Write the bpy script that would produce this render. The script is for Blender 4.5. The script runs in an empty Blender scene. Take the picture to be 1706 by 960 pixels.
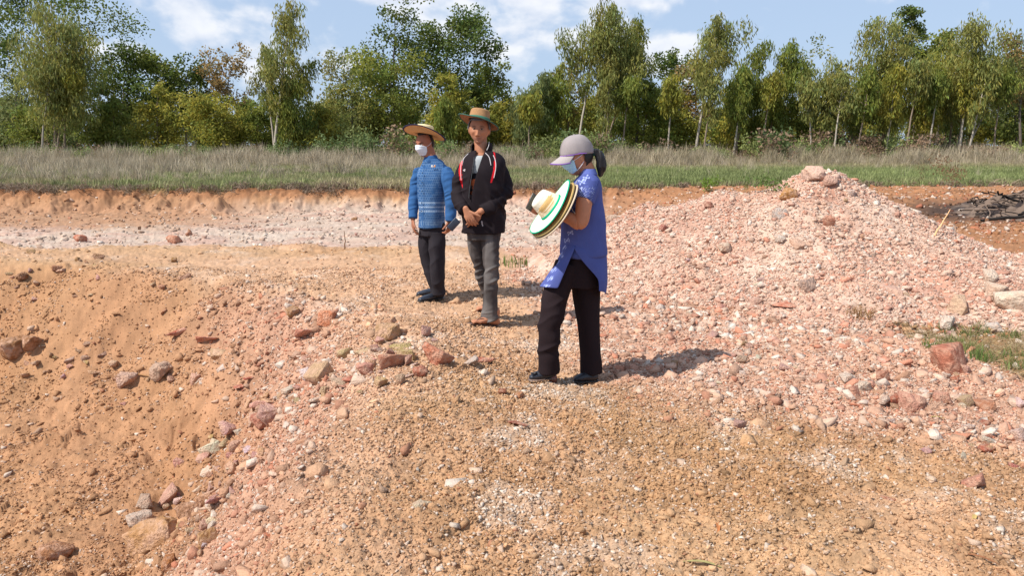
import bpy, bmesh, math, random
import numpy as np
from mathutils import Vector, Matrix, Euler, noise as mnoise

S = bpy.context.scene
C = S.collection
rng = np.random.default_rng(11)
random.seed(11)

# ------------------------------------------------------------------ camera
F = 1290.0                       # focal length in photo pixels (photo 1706 x 960)
PITCH = math.atan((480 - 243) / F)
CZ = 1.5
cam_d = bpy.data.cameras.new('camera')
cam = bpy.data.objects.new('camera', cam_d); C.objects.link(cam)
cam.location = (0, 0, CZ)
cam.rotation_euler = (math.pi / 2 - PITCH, 0, 0)
cam_d.sensor_width = 36.0
cam_d.lens = F / 1706 * 36.0
cam_d.clip_end = 9000
cam_d.clip_start = 0.05
S.camera = cam

# ------------------------------------------------------------------ sky, sun, exposure
SUN_DIR = Vector((-1.12, -0.62, 1.58)).normalized()      # towards the sun
SUN_EL = math.asin(SUN_DIR.z)
SUN_AZ = math.atan2(SUN_DIR.x, SUN_DIR.y)
w = bpy.data.worlds.new('World'); S.world = w; w.use_nodes = True
nt = w.node_tree; N = nt.nodes; L = nt.links
N.clear()
def node(nt_, typ, **kw):
    n = nt_.nodes.new(typ)
    for k, v in kw.items():
        setattr(n, k, v)
    return n
def math_n(nt_, op, a=None, b=None, c=None, clamp=False):
    n = nt_.nodes.new('ShaderNodeMath'); n.operation = op; n.use_clamp = clamp
    for i, v in enumerate((a, b, c)):
        if v is None: continue
        if isinstance(v, (int, float)): n.inputs[i].default_value = v
        else: nt_.links.new(v, n.inputs[i])
    return n.outputs[0]
wo = node(nt, 'ShaderNodeOutputWorld')
bg = node(nt, 'ShaderNodeBackground'); bg.inputs[1].default_value = 0.10
sky = node(nt, 'ShaderNodeTexSky'); sky.sky_type = 'NISHITA'; sky.sun_disc = False
sky.sun_elevation = SUN_EL; sky.sun_rotation = SUN_AZ
sky.air_density = 1.0; sky.dust_density = 1.0; sky.ozone_density = 3.0
tc = node(nt, 'ShaderNodeTexCoord')
nrm = node(nt, 'ShaderNodeVectorMath', operation='NORMALIZE'); L.new(tc.outputs['Generated'], nrm.inputs[0])
sep = node(nt, 'ShaderNodeSeparateXYZ'); L.new(nrm.outputs[0], sep.inputs[0])
az = math_n(nt, 'ARCTAN2', sep.outputs[0], sep.outputs[1])
el = math_n(nt, 'ARCSINE', sep.outputs[2])
comb = node(nt, 'ShaderNodeCombineXYZ')
L.new(math_n(nt, 'MULTIPLY', az, 7.0), comb.inputs[0]); L.new(math_n(nt, 'MULTIPLY', el, 10.5), comb.inputs[1])
nz = node(nt, 'ShaderNodeTexNoise'); nz.inputs['Scale'].default_value = 1.6; nz.inputs['Detail'].default_value = 9
nz.inputs['Roughness'].default_value = 0.52; nz.inputs['Distortion'].default_value = 0.1
L.new(comb.outputs[0], nz.inputs['Vector'])
# cumulus banks: (azimuth deg, elevation deg, az radius, el radius, weight)
banks = [(-21, 8.6, 7, 1.9, .24), (-18, 5.6, 2.5, 1.8, .26), (-9, 10.6, 2.2, 1.5, .22), (1.5, 7.4, 8.5, 1.9, .28),
         (3, 10.6, 15, 1.5, .27), (-26, 5.5, 6, 1.2, .12), (11.5, 6.5, 3.5, 1.8, .24), (-37, 8, 5, 2, .16), (20, 3, 7, 1.0, .10), (-10, 4.5, 5, 1.4, .1)]
tot = None
for (a, e, ra, re, wt) in banks:
    da = math_n(nt, 'DIVIDE', math_n(nt, 'SUBTRACT', az, math.radians(a)), math.radians(ra))
    de = math_n(nt, 'DIVIDE', math_n(nt, 'SUBTRACT', el, math.radians(e)), math.radians(re))
    r2 = math_n(nt, 'ADD', math_n(nt, 'MULTIPLY', da, da), math_n(nt, 'MULTIPLY', de, de))
    g = math_n(nt, 'MULTIPLY', math_n(nt, 'EXPONENT', math_n(nt, 'MULTIPLY', r2, -1.0)), wt)
    tot = g if tot is None else math_n(nt, 'ADD', tot, g)
cv = math_n(nt, 'ADD', nz.outputs['Fac'], tot)
mr = node(nt, 'ShaderNodeMapRange', interpolation_type='SMOOTHSTEP')
mr.inputs['From Min'].default_value = 0.60; mr.inputs['From Max'].default_value = 0.78
L.new(cv, mr.inputs['Value'])
# soft shading inside the clouds: brighter on upper edges, greyer underneath
comb2 = node(nt, 'ShaderNodeCombineXYZ')
L.new(math_n(nt, 'MULTIPLY', az, 7.0), comb2.inputs[0]); L.new(math_n(nt, 'ADD', math_n(nt, 'MULTIPLY', el, 10.5), 0.12), comb2.inputs[1])
nz2 = node(nt, 'ShaderNodeTexNoise'); nz2.inputs['Scale'].default_value = 1.6; nz2.inputs['Detail'].default_value = 5
L.new(comb2.outputs[0], nz2.inputs['Vector'])
sh = node(nt, 'ShaderNodeMapRange'); sh.inputs['From Min'].default_value = -0.12; sh.inputs['From Max'].default_value = 0.10
L.new(math_n(nt, 'SUBTRACT', nz.outputs['Fac'], nz2.outputs['Fac']), sh.inputs['Value'])
ccol = node(nt, 'ShaderNodeMix', data_type='RGBA')
ccol.inputs[6].default_value = (5.6, 6.1, 7.1, 1); ccol.inputs[7].default_value = (7.6, 7.7, 8.0, 1)
L.new(sh.outputs[0], ccol.inputs[0])
mixc = node(nt, 'ShaderNodeMix', data_type='RGBA')
L.new(math_n(nt, 'MULTIPLY', mr.outputs[0], 0.86), mixc.inputs[0])
# thin veil of haze over the whole sky whitens the Nishita blue
veil = node(nt, 'ShaderNodeMix', data_type='RGBA'); veil.inputs[0].default_value = 0.75
veil.inputs[7].default_value = (4.0, 5.1, 6.9, 1)
L.new(sky.outputs[0], veil.inputs[6])
L.new(veil.outputs[2], mixc.inputs[6]); L.new(ccol.outputs[2], mixc.inputs[7])
L.new(mixc.outputs[2], bg.inputs[0]); L.new(bg.outputs[0], wo.inputs[0])

sd = bpy.data.lights.new('sun', 'SUN'); sd.energy = 4.5; sd.angle = math.radians(0.53); sd.color = (1.0, 0.96, 0.89)
so = bpy.data.objects.new('sun', sd); C.objects.link(so)
so.rotation_euler = (-SUN_DIR).to_track_quat('-Z', 'Y').to_euler()
so.location = (-10, -6, 15)
S.view_settings.view_transform = 'Standard'; S.view_settings.look = 'None'
S.view_settings.exposure = 0.40; S.view_settings.gamma = 1.0
S.render.engine = 'CYCLES'
S.cycles.max_bounces = 6; S.cycles.transparent_max_bounces = 8

# ------------------------------------------------------------------ helpers
def lin(r, g, b):
    f = lambda c: (c / 255 / 12.92) if c <= 10 else ((c / 255 + 0.055) / 1.055) ** 2.4
    return (f(r), f(g), f(b))
SP, CP = math.sin(PITCH), math.cos(PITCH)
def ray(u, v):
    x = (u - 853) / F; y = (480 - v) / F
    return np.array([x, CP + y * SP, -SP + y * CP])
def P(u, v, Y):
    d = ray(u, v)
    t = Y / d[1]
    return np.array([d[0] * t, Y, CZ + d[2] * t])
def tag(o, label=None, cat=None, group=None, kind=None):
    if label: o['label'] = label
    if cat: o['category'] = cat
    if group: o['group'] = group
    if kind: o['kind'] = kind
    return o
def empty(name, loc, label=None, cat=None, group=None):
    o = bpy.data.objects.new(name, None); C.objects.link(o); o.location = loc
    o.empty_display_size = 0.1
    return tag(o, label, cat, group)
def mesh_np(name, V, Fc, mat=None, col=None, smooth=False, uv=None):
    """V (n,3), Fc: list/array of faces (all quads or all tris, or a list)."""
    me = bpy.data.meshes.new(name)
    V = np.asarray(V, dtype=np.float32)
    if isinstance(Fc, np.ndarray):
        k = Fc.shape[1]; nf = len(Fc)
        me.vertices.add(len(V)); me.vertices.foreach_set('co', V.ravel())
        me.loops.add(nf * k); me.loops.foreach_set('vertex_index', Fc.astype(np.int32).ravel())
        me.polygons.add(nf); me.polygons.foreach_set('loop_start', np.arange(nf, dtype=np.int32) * k)
        me.polygons.foreach_set('loop_total', np.full(nf, k, dtype=np.int32))
        me.update(calc_edges=True); me.validate()
    else:
        me.from_pydata([tuple(map(float, v)) for v in V], [], [tuple(map(int, f)) for f in Fc]); me.update()
    if smooth:
        me.polygons.foreach_set('use_smooth', np.ones(len(me.polygons), dtype=bool))
    if col is not None:
        set_col(me, col)
    if mat: me.materials.append(mat)
    return me
def set_col(me, col):
    a = me.color_attributes.get('Col') or me.color_attributes.new('Col', 'FLOAT_COLOR', 'POINT')
    c = np.ones((len(me.vertices), 4), dtype=np.float32); c[:, :3] = np.asarray(col)[:, :3]
    a.data.foreach_set('color', c.ravel())
def link(name, me, parent=None, loc=(0, 0, 0)):
    o = bpy.data.objects.new(name, me); C.objects.link(o); o.location = loc
    if parent is not None: o.parent = parent
    return o
def coords(me):
    a = np.empty(len(me.vertices) * 3, dtype=np.float32); me.vertices.foreach_get('co', a)
    return a.reshape(-1, 3).astype(np.float64)
def normals(me):
    a = np.empty(len(me.vertices) * 3, dtype=np.float32); me.vertices.foreach_get('normal', a)
    return a.reshape(-1, 3).astype(np.float64)

# ---- numpy noise
def _h(ix, iy, iz, s):
    n = (ix * 374761393 + iy * 668265263 + iz * 2147483647 + s * 1274126177).astype(np.int64) & 0xffffffff
    n = ((n ^ (n >> 13)) * 1274126177) & 0xffffffff
    n = ((n ^ (n >> 16)) * 2246822519) & 0xffffffff
    n = n ^ (n >> 15)
    return (n & 0xffffff) / float(0xffffff)
def vn(x, y, s=0):
    ix = np.floor(x).astype(np.int64); iy = np.floor(y).astype(np.int64)
    fx = x - ix; fy = y - iy
    fx = fx * fx * fx * (fx * (fx * 6 - 15) + 10); fy = fy * fy * fy * (fy * (fy * 6 - 15) + 10)
    z = np.zeros_like(ix)
    a = _h(ix, iy, z, s); b = _h(ix + 1, iy, z, s); c = _h(ix, iy + 1, z, s); d = _h(ix + 1, iy + 1, z, s)
    return (a + (b - a) * fx) * (1 - fy) + (c + (d - c) * fx) * fy
def fbm(x, y, o=4, s=0, g=0.5):
    r = 0; a = 1; t = 0
    for i in range(o):
        r = r + a * vn(x * 2 ** i + 17.3 * i, y * 2 ** i - 9.1 * i, s + i * 7); t += a; a *= g
    return r / t
def worley(x, y, s=0):
    ix = np.floor(x).astype(np.int64); iy = np.floor(y).astype(np.int64)
    best = np.full(x.shape, 9.0); bid = np.zeros(x.shape)
    z = np.zeros_like(ix)
    for dx in (-1, 0, 1):
        for dy in (-1, 0, 1):
            cx = ix + dx; cy = iy + dy
            px = cx + _h(cx, cy, z, s); py = cy + _h(cx, cy, z, s + 5)
            rr = 0.35 + 0.65 * _h(cx, cy, z, s + 9)
            d = np.hypot(px - x, py - y) / rr
            m = d < best
            best = np.where(m, d, best); bid = np.where(m, _h(cx, cy, z, s + 3), bid)
    return best, bid
def vn3(p, s=0):
    i = np.floor(p).astype(np.int64); f = p - i
    f = f * f * (3 - 2 * f)
    r = 0
    for dx in (0, 1):
        for dy in (0, 1):
            for dz in (0, 1):
                wgt = (f[:, 0] if dx else 1 - f[:, 0]) * (f[:, 1] if dy else 1 - f[:, 1]) * (f[:, 2] if dz else 1 - f[:, 2])
                r = r + wgt * _h(i[:, 0] + dx, i[:, 1] + dy, i[:, 2] + dz, s)
    return r
def ss(a, b, x):
    t = np.clip((x - a) / (b - a), 0, 1)
    return t * t * (3 - 2 * t)

# ---- materials
def new_mat(name):
    m = bpy.data.materials.new(name); m.use_nodes = True
    b = m.node_tree.nodes['Principled BSDF']
    b.inputs['Roughness'].default_value = 0.9
    b.inputs['Specular IOR Level'].default_value = 0.25
    return m, m.node_tree, b
def tex_mix(nt_, colsock, scale, amount, detail=6, coord='Object', rough=0.6):
    """multiply a colour by a procedural noise (value variation)."""
    t = nt_.nodes.new('ShaderNodeTexCoord'); n = nt_.nodes.new('ShaderNodeTexNoise')
    n.inputs['Scale'].default_value = scale; n.inputs['Detail'].default_value = detail; n.inputs['Roughness'].default_value = rough
    nt_.links.new(t.outputs[coord], n.inputs['Vector'])
    m = nt_.nodes.new('ShaderNodeMapRange'); m.inputs['From Min'].default_value = 0.25; m.inputs['From Max'].default_value = 0.75
    m.inputs['To Min'].default_value = 1 - amount; m.inputs['To Max'].default_value = 1 + amount
    nt_.links.new(n.outputs['Fac'], m.inputs['Value'])
    v = nt_.nodes.new('ShaderNodeVectorMath'); v.operation = 'SCALE'
    nt_.links.new(colsock, v.inputs[0]); nt_.links.new(m.outputs[0], v.inputs['Scale'])
    return v.outputs[0], n
def add_bump(nt_, b, hsock, strength, dist):
    bp = nt_.nodes.new('ShaderNodeBump'); bp.inputs['Strength'].default_value = strength; bp.inputs['Distance'].default_value = dist
    nt_.links.new(hsock, bp.inputs['Height']); nt_.links.new(bp.outputs[0], b.inputs['Normal'])
    return bp
def simple_mat(name, rgb, rough=0.8, scale=30, amt=0.15, bump=0.0, spec=0.25, metallic=0.0):
    m, t, b = new_mat(name)
    c = t.nodes.new('ShaderNodeRGB'); c.outputs[0].default_value = (*rgb, 1)
    o, n = tex_mix(t, c.outputs[0], scale, amt)
    t.links.new(o, b.inputs['Base Color'])
    b.inputs['Roughness'].default_value = rough; b.inputs['Specular IOR Level'].default_value = spec
    b.inputs['Metallic'].default_value = metallic
    if bump: add_bump(t, b, n.outputs['Fac'], bump, 0.005)
    return m
def attr_mat(name, kind='GEOMETRY', attr='Col', scale=60, amt=0.2, bump=0.3, dist=0.004, rough=0.95, spec=0.15, objcol=False, coord='Object'):
    m, t, b = new_mat(name)
    if objcol:
        a = t.nodes.new('ShaderNodeObjectInfo'); cs = a.outputs['Color']
    else:
        a = t.nodes.new('ShaderNodeAttribute'); a.attribute_type = kind; a.attribute_name = attr; cs = a.outputs['Color']
    o, n = tex_mix(t, cs, scale, amt, coord=coord)
    t.links.new(o, b.inputs['Base Color'])
    b.inputs['Roughness'].default_value = rough; b.inputs['Specular IOR Level'].default_value = spec
    if bump: add_bump(t, b, n.outputs['Fac'], bump, dist)
    return m
def leaf_mat(name, kind='GEOMETRY', attr='Col', trans=0.35, objmul=False):
    m = bpy.data.materials.new(name); m.use_nodes = True
    t = m.node_tree; t.nodes.clear()
    out = t.nodes.new('ShaderNodeOutputMaterial'); d = t.nodes.new('ShaderNodeBsdfPrincipled')
    d.inputs['Roughness'].default_value = 0.6; d.inputs['Specular IOR Level'].default_value = 0.2
    tr = t.nodes.new('ShaderNodeBsdfTranslucent'); mx = t.nodes.new('ShaderNodeMixShader'); mx.inputs[0].default_value = trans
    a = t.nodes.new('ShaderNodeAttribute'); a.attribute_type = kind; a.attribute_name = attr
    cs = a.outputs['Color']
    if objmul:
        oi = t.nodes.new('ShaderNodeObjectInfo'); v = t.nodes.new('ShaderNodeVectorMath'); v.operation = 'MULTIPLY'
        t.links.new(cs, v.inputs[0]); t.links.new(oi.outputs['Color'], v.inputs[1]); cs = v.outputs[0]
    cs, _ = tex_mix(t, cs, 3.0, 0.2)
    t.links.new(cs, d.inputs['Base Color']); t.links.new(cs, tr.inputs['Color'])
    t.links.new(d.outputs[0], mx.inputs[1]); t.links.new(tr.outputs[0], mx.inputs[2]); t.links.new(mx.outputs[0], out.inputs[0])
    return m

# ---- geometry-nodes scatter (only for "stuff")
def scatter(name, protos, pts, rot, scl, idx, col, parent=None, label=None, cat=None):
    me = bpy.data.meshes.new(name); n = len(pts)
    me.vertices.add(n); me.vertices.foreach_set('co', np.asarray(pts, dtype=np.float32).ravel())
    scl = np.asarray(scl, dtype=np.float32)
    if scl.ndim == 1: scl = np.repeat(scl[:, None], 3, 1)
    for nm, ty, arr, key in (('rot', 'FLOAT_VECTOR', rot, 'vector'), ('scl', 'FLOAT_VECTOR', scl, 'vector'), ('idx', 'INT', idx, 'value')):
        a = me.attributes.new(nm, ty, 'POINT'); a.data.foreach_set(key, np.ascontiguousarray(arr, dtype=np.int32 if ty == 'INT' else np.float32).ravel())
    c4 = np.ones((n, 4), dtype=np.float32); c4[:, :3] = col
    a = me.attributes.new('icol', 'FLOAT_COLOR', 'POINT'); a.data.foreach_set('color', c4.ravel())
    ob = link(name, me, parent)
    coll = bpy.data.collections.new(name + '_shapes')
    for i, pm in enumerate(protos):
        po = bpy.data.objects.new('%s_shape_%02d' % (name, i), pm); coll.objects.link(po)
    g = bpy.data.node_groups.new(name, 'GeometryNodeTree')
    g.interface.new_socket('Geometry', in_out='INPUT', socket_type='NodeSocketGeometry')
    g.interface.new_socket('Geometry', in_out='OUTPUT', socket_type='NodeSocketGeometry')
    gi = g.nodes.new('NodeGroupInput'); go = g.nodes.new('NodeGroupOutput')
    ip = g.nodes.new('GeometryNodeInstanceOnPoints'); ci = g.nodes.new('GeometryNodeCollectionInfo')
    ci.inputs['Collection'].default_value = coll; ci.inputs['Separate Children'].default_value = True; ci.inputs['Reset Children'].default_value = True
    def na(nm, ty):
        q = g.nodes.new('GeometryNodeInputNamedAttribute'); q.data_type = ty; q.inputs['Name'].default_value = nm
        return q.outputs['Attribute']
    er = g.nodes.new('FunctionNodeEulerToRotation')
    g.links.new(na('rot', 'FLOAT_VECTOR'), er.inputs[0])
    g.links.new(gi.outputs[0], ip.inputs['Points']); g.links.new(ci.outputs[0], ip.inputs['Instance'])
    ip.inputs['Pick Instance'].default_value = True
    g.links.new(na('idx', 'INT'), ip.inputs['Instance Index'])
    g.links.new(er.outputs[0], ip.inputs['Rotation']); g.links.new(na('scl', 'FLOAT_VECTOR'), ip.inputs['Scale'])
    g.links.new(ip.outputs[0], go.inputs[0])
    md = ob.modifiers.new('scatter', 'NODES'); md.node_group = g
    tag(ob, label, cat, None, 'stuff')
    return ob
# ------------------------------------------------------------------ terrain shape
EDGE = np.array([(-0.35, 0.5), (-0.55, 2.4), (-0.75, 3.8), (-0.95, 5.3), (-1.35, 6.8), (-2.3, 8.2), (-3.6, 9.3), (-5.6, 10.0), (-8.5, 10.4), (-14, 10.6)])
def signed_edge(x, y):
    """distance to the rim of the near pit, positive on the pit side (left/below)."""
    best = np.full(x.shape, 1e9); sgn = np.ones(x.shape)
    for i in range(len(EDGE) - 1):
        ax, ay = EDGE[i]; bx, by = EDGE[i + 1]
        ex, ey = bx - ax, by - ay
        t = np.clip(((x - ax) * ex + (y - ay) * ey) / (ex * ex + ey * ey), 0, 1)
        dx = x - ax - t * ex; dy = y - ay - t * ey
        d = np.hypot(dx, dy); cr = ex * dy - ey * dx
        m = d < best
        best = np.where(m, d, best); sgn = np.where(m, np.sign(cr), sgn)
    return best * sgn
def field_edge(x):
    return 27.6 + 1.0 * np.tanh(x / 9) + 0.5 * vn(x * 0.5, x * 0 + 3.3, 5) + 0.25 * vn(x * 1.9, x * 0, 6)
def big_pit(x, y):
    """depth factor 0..1 of the wide excavation behind the men"""
    fe = field_edge(x)
    back = ss(0.0, 1.25, fe - y + 1.1 * (fbm(x * 1.3, y * 1.3, 5, 8, .6) - .5)) ** .8
    front = ss(11.0, 15.0, y + 0.05 * x + 0.8 * (vn(x * .6, y * .6, 9) - .5))
    right = 1 - ss(0.8, 6.5, x - 0.14 * (y - 18) + 1.2 * (vn(x * .5, y * .5, 19) - .5))
    return back * front * right
HEAP = [(3.52, 9.05, 1.30, .56), (2.55, 9.3, .98, .52), (1.75, 9.7, .80, .50), (3.1, 8.3, .72, .46), (4.3, 8.5, .72, .48), (4.3, 7.5, .44, .34), (5.6, 7.7, .50, .36), (2.2, 8.7, .54, .46), (3.2, 7.3, .36, .3), (7.0, 8.0, .45, .34), (4.9, 7.0, .3, .28)]
def heap_h(x, y):
    wx = x + 0.10 * (vn(x * 1.7, y * 1.7, 31) - .5); wy = y + 0.12 * (vn(x * 1.7, y * 1.7, 37) - .5)
    acc = 0; k = 11.0
    for (px, py, h, s) in HEAP:
        acc = acc + np.exp(k * (h - s * np.sqrt((wx - px) ** 2 + (wy - py) ** 2 + 0.012)))
    return np.log(acc + 1e-9) / k
def H0(x, y):
    """large shape of the ground"""
    d = signed_edge(x, y)
    dw = d + 0.28 * (fbm(x * 1.1, y * 1.1, 3, 41) - .5)
    wid = 1.55 + 0.5 * vn(x * .4, y * .4, 43) + 0.35 * ss(8, 9.5, y)
    pit = -1.28 * ss(0, 1, dw / wid) - 0.15 * ss(1.2, 4, dw)
    sl = ss(.05, .5, dw) * ss(2.6, 1.6, dw)
    pit = pit + sl * .30 * (fbm((x + y) * .6, (x - y) * 1.7, 4, 46) - .5) + ss(.1, .6, dw) * .13 * (fbm(x * 2.1, y * 2.1, 4, 47) - .5)
    pit = pit + 0.10 * ss(1.6, 3.6, dw) * (fbm(x * .8, y * .8, 3, 45) - .3)
    close = ss(-12, -9.5, x)
    z = pit * close
    z = z - 0.74 * big_pit(x, y)
    near = 1 - ss(14, 26, y)
    z = z + near * (0.10 * (fbm(x * .55, y * .55, 3, 51) - .5) + 0.07 * (fbm(x * 1.8, y * 1.8, 3, 52) - .5))
    z = z + 0.09 * np.exp(-((d + .35) / .45) ** 2) * ss(3.2, 4.2, y) * (1 - ss(6, 7.5, y))          # low lip of rubble along the rim
    z = z + 0.10 * np.exp(-((x - 3.0) / 1.5) ** 2 - ((y - 4.9) / 1.0) ** 2)
    # tilled orange ground right of / behind the heap, with a shallow berm
    rt = ss(4.5, 8, x) * ss(9, 12, y) * (1 - ss(25, 28, y))
    z = z + rt * (0.22 * np.exp(-((y - 17.5 - .1 * x) / 1.3) ** 2) + 0.10 * (fbm(x * .9, y * .9, 3, 55) - .5))
    fe = field_edge(x)
    z = z + 0.10 * ss(-0.2, 1.5, y - fe) + ss(30, 60, y) * 0.25 * (fbm(x * .06, y * .06, 2, 57) - .5)
    rough = ss(10, 12, y) * (1 - ss(26, 28.5, y))
    z = z + rough * 0.10 * (fbm(x * 2.3, y * 2.3, 3, 59) - .5) + ss(24, 25.5, y) * (1 - ss(0, .4, y - fe)) * .22 * (fbm(x * 3.2, y * 3.2, 4, 60, .6) - .5)
    return z
def masks(x, y):
    d = signed_edge(x, y) + 0.3 * (fbm(x * 1.3, y * 1.3, 3, 61) - .5)
    m = {}
    m['d'] = d
    fe = field_edge(x)
    m['field'] = ss(-0.15, 0.25, y - fe + .3 * (vn(x * 3, y * 3, 62) - .5))
    m['bigpit'] = big_pit(x, y)
    n = fbm(x * .9, y * .9, 4, 63)
    m['smooth'] = ss(0.25, 0.8, d) * ss(.47, .60, fbm(x * .75 + 3, y * .75, 3, 64) + .12 * ss(0.6, 2.0, d))
    # pink rubble: to the right, round the foot of the heap
    m['pink'] = ss(-.45, .55, (x - 1.0) * .55 + (y - 4.3) * .35 * ss(.2, 1.2, x + .6) + (n - .5) * 1.6 - .9 * ss(4.2, 3.0, y) * 1.0) * (1 - ss(.0, .5, d))
    # band of pink rubble that slid down the pit slope
    bx = np.interp(y, [2.6, 3.4, 4.2, 5.2, 6.2, 7.4, 8.6], [-1.35, -1.45, -1.5, -1.35, -1.75, -2.3, -3.2])
    m['band'] = np.exp(-((x - bx) / (.42 + .25 * n)) ** 2) * ss(2.3, 2.9, y) * (1 - ss(7.8, 9, y))
    m['orange'] = ss(4.2, 6.2, x - .10 * (y - 9)) * ss(8.4, 9.8, y) * (1 - m['field'])
    m['straw'] = ss(0, .35, x - (2.75 + .45 * (n - .5)) - .15 * (5.9 - y)) * ss(4.35, 4.75, y + .25 * (x - 3.3)) * (1 - ss(6.25, 6.7, y - .12 * (x - 3) + .5 * (n - .5))) * ss(2.95, 3.25, x)
    m['straw'] = np.clip(m['straw'], 0, 1)
    m['scorch'] = np.exp(-((x - 10.9) / 2.3) ** 2 - ((y - 16.9) / 1.4) ** 2)
    return m
def rock_amt(x, y, m):
    a = 1 - .38 * m['smooth'] - .85 * m['straw']
    return np.clip(a, .05, 1)
def detail(x, y, m, lod=1.0):
    """stones, crumbs and clods as real relief"""
    a = rock_amt(x, y, m)
    n = fbm(x * 1.4 + 8, y * 1.4, 3, 71)
    z = 0
    f, i = worley(x * 6.5 + .6 * vn(x * 9, y * 9, 72), y * 6.5, 73)
    z = z + np.clip(1 - f * f, 0, 1) ** .6 * .016 * (i > .70) * a * ss(.4, .6, n + .25 * m['band'] + .12 * m['pink'])
    f, i = worley(x * 14 + .5 * vn(x * 22, y * 22, 74), y * 14, 75)
    z = z + np.clip(1 - f * f, 0, 1) ** .6 * .009 * (i > .45) * a
    f, i = worley(x * 31, y * 31, 77)
    z = z + np.clip(1 - f * f, 0, 1) ** .6 * .008 * (i > .2) * (a * .8 + .2)
    dd = m['d']
    f, i = worley(x * 4.2 + .5 * vn(x * 7, y * 7, 173), y * 4.2 + .5 * vn(x * 7, y * 7, 174), 175)
    cl = ss(.45, .6, fbm(x * 1.1 + 2, y * 1.1, 3, 176))
    z = z + np.clip(1 - f * f, 0, 1) ** .7 * .045 * (i > .55) * ss(0, .3, dd) * cl
    f, i = worley(x * 9, y * 9, 177)
    z = z + np.clip(1 - f * f, 0, 1) ** .6 * .020 * (i > .45) * ss(0, .3, dd) * (.3 + .7 * cl)
    z = z + .018 * (fbm(x * 18, y * 18, 3, 79) - .5)
    z = z + .028 * (fbm(x * 4, y * 4, 5, 80, .6) - .5) * (.4 + .6 * a) + .016 * (fbm(x * 38, y * 38, 2, 88) - .5) * (.35 + .65 * a)
    return z * lod
TAN = np.array(lin(190, 151, 114)); OCH = np.array(lin(172, 130, 91)); PINK = np.array(lin(198, 155, 136)); PALE = np.array(lin(205, 180, 160))
WHITE = np.array(lin(226, 210, 194)); ORG = np.array(lin(165, 118, 84)); RED = np.array(lin(158, 96, 78)); PEACH = np.array(lin(200, 159, 126))
STRAW = np.array(lin(150, 124, 78)); SOIL = np.array(lin(120, 104, 66)); CHAR = np.array(lin(62, 52, 48)); BROWN = np.array(lin(128, 86, 56))
def mixc_np(a, b, t):
    return a * (1 - t[:, None]) + b * t[:, None]
def white_mask(x, y, m):
    return ss(.54, .74, fbm(x * 2.6, y * 2.6, 6, 85, .66)) * (1 - ss(0, .5, m['d'])) * (1 - m['orange']) * (1 - m['straw'])
def ground_col(x, y, z, m):
    n1 = fbm(x * 1.1, y * 1.1, 4, 81); n2 = fbm(x * 4, y * 4, 4, 82); n3 = fbm(x * 17, y * 17, 3, 83)
    c = np.repeat(TAN[None], len(x), 0)
    c = mixc_np(c, PEACH, ss(.30, .65, n1) * .85)
    c = mixc_np(c, OCH, ss(.52, .72, fbm(x * .8 + 5, y * .8, 4, 84)) * .6 * (1 - ss(-.3, .3, m['pink'] - .5)))
    c = mixc_np(c, PEACH, ss(4.6, 6.0, y) * (1 - ss(10, 11.5, y)) * ss(.1, -.4, m['d']) * .7)
    c = mixc_np(c, PINK * .6 + PEACH * .4, m['pink'] * .9)
    c = mixc_np(c, np.array(lin(172, 125, 89)), ss(0, .6, m['d']) * (.55 + .35 * n1))
    c = mixc_np(c, PINK, m['band'] * .5)
    c = mixc_np(c, WHITE, white_mask(x, y, m) * .22)
    # wide pit: pale floor, white lower bank, orange topsoil
    bp = m['bigpit']
    floor = mixc_np(np.repeat(PALE[None], len(x), 0), PINK, ss(.42, .62, fbm(x * .8, y * 1.6, 4, 86)) * .55)
    floor = mixc_np(floor, WHITE, ss(.5, .7, fbm(x * 1.2, y * 2.5, 5, 87)) * .3)
    c = mixc_np(c, floor * .88, ss(.35, .9, bp) * ss(12, 14.5, y))
    left_or = ss(-5.0, -11.5, x + 2.5 * (n1 - .5)) * ss(19.5, 23, y + 2.5 * (n2 - .5))
    c = mixc_np(c, ORG * .75 + TAN * .25, np.clip(left_or, 0, 1) * .85 * (1 - m['field']))
    wall_or = ss(-0.36, -0.16, z + .16 * (n2 - .5)) * ss(24, 25.5, y) * (1 - m['field'])
    c = mixc_np(c, ORG, np.clip(wall_or, 0, 1))
    c = mixc_np(c, BROWN, ss(-0.12, -0.02, z + .08 * (n3 - .5)) * ss(25.5, 26.5, y) * (1 - m['field']) * .8 * (1 - m['orange']))
    rw = ss(.9, 2.4, x - .14 * (y - 18)) * ss(13, 16, y) * (1 - m['field'])
    c = mixc_np(c, ORG, np.clip(rw, 0, 1) * .9)
    c = mixc_np(c, ORG, m['orange'])
    c = mixc_np(c, mixc_np(np.repeat(STRAW[None], len(x), 0), OCH, n2), m['straw'] * .85)
    c = mixc_np(c, SOIL, m['field'])
    c = mixc_np(c, CHAR, np.clip(m['scorch'] * 1.5, 0, .9) * ss(.3, .6, n2 + m['scorch'] * .3))
    v = 1 + .22 * (n3 - .5) * 2 + .15 * (n2 - .5) * 2
    return np.clip(c * v[:, None] * .84, 0, 1)

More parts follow.
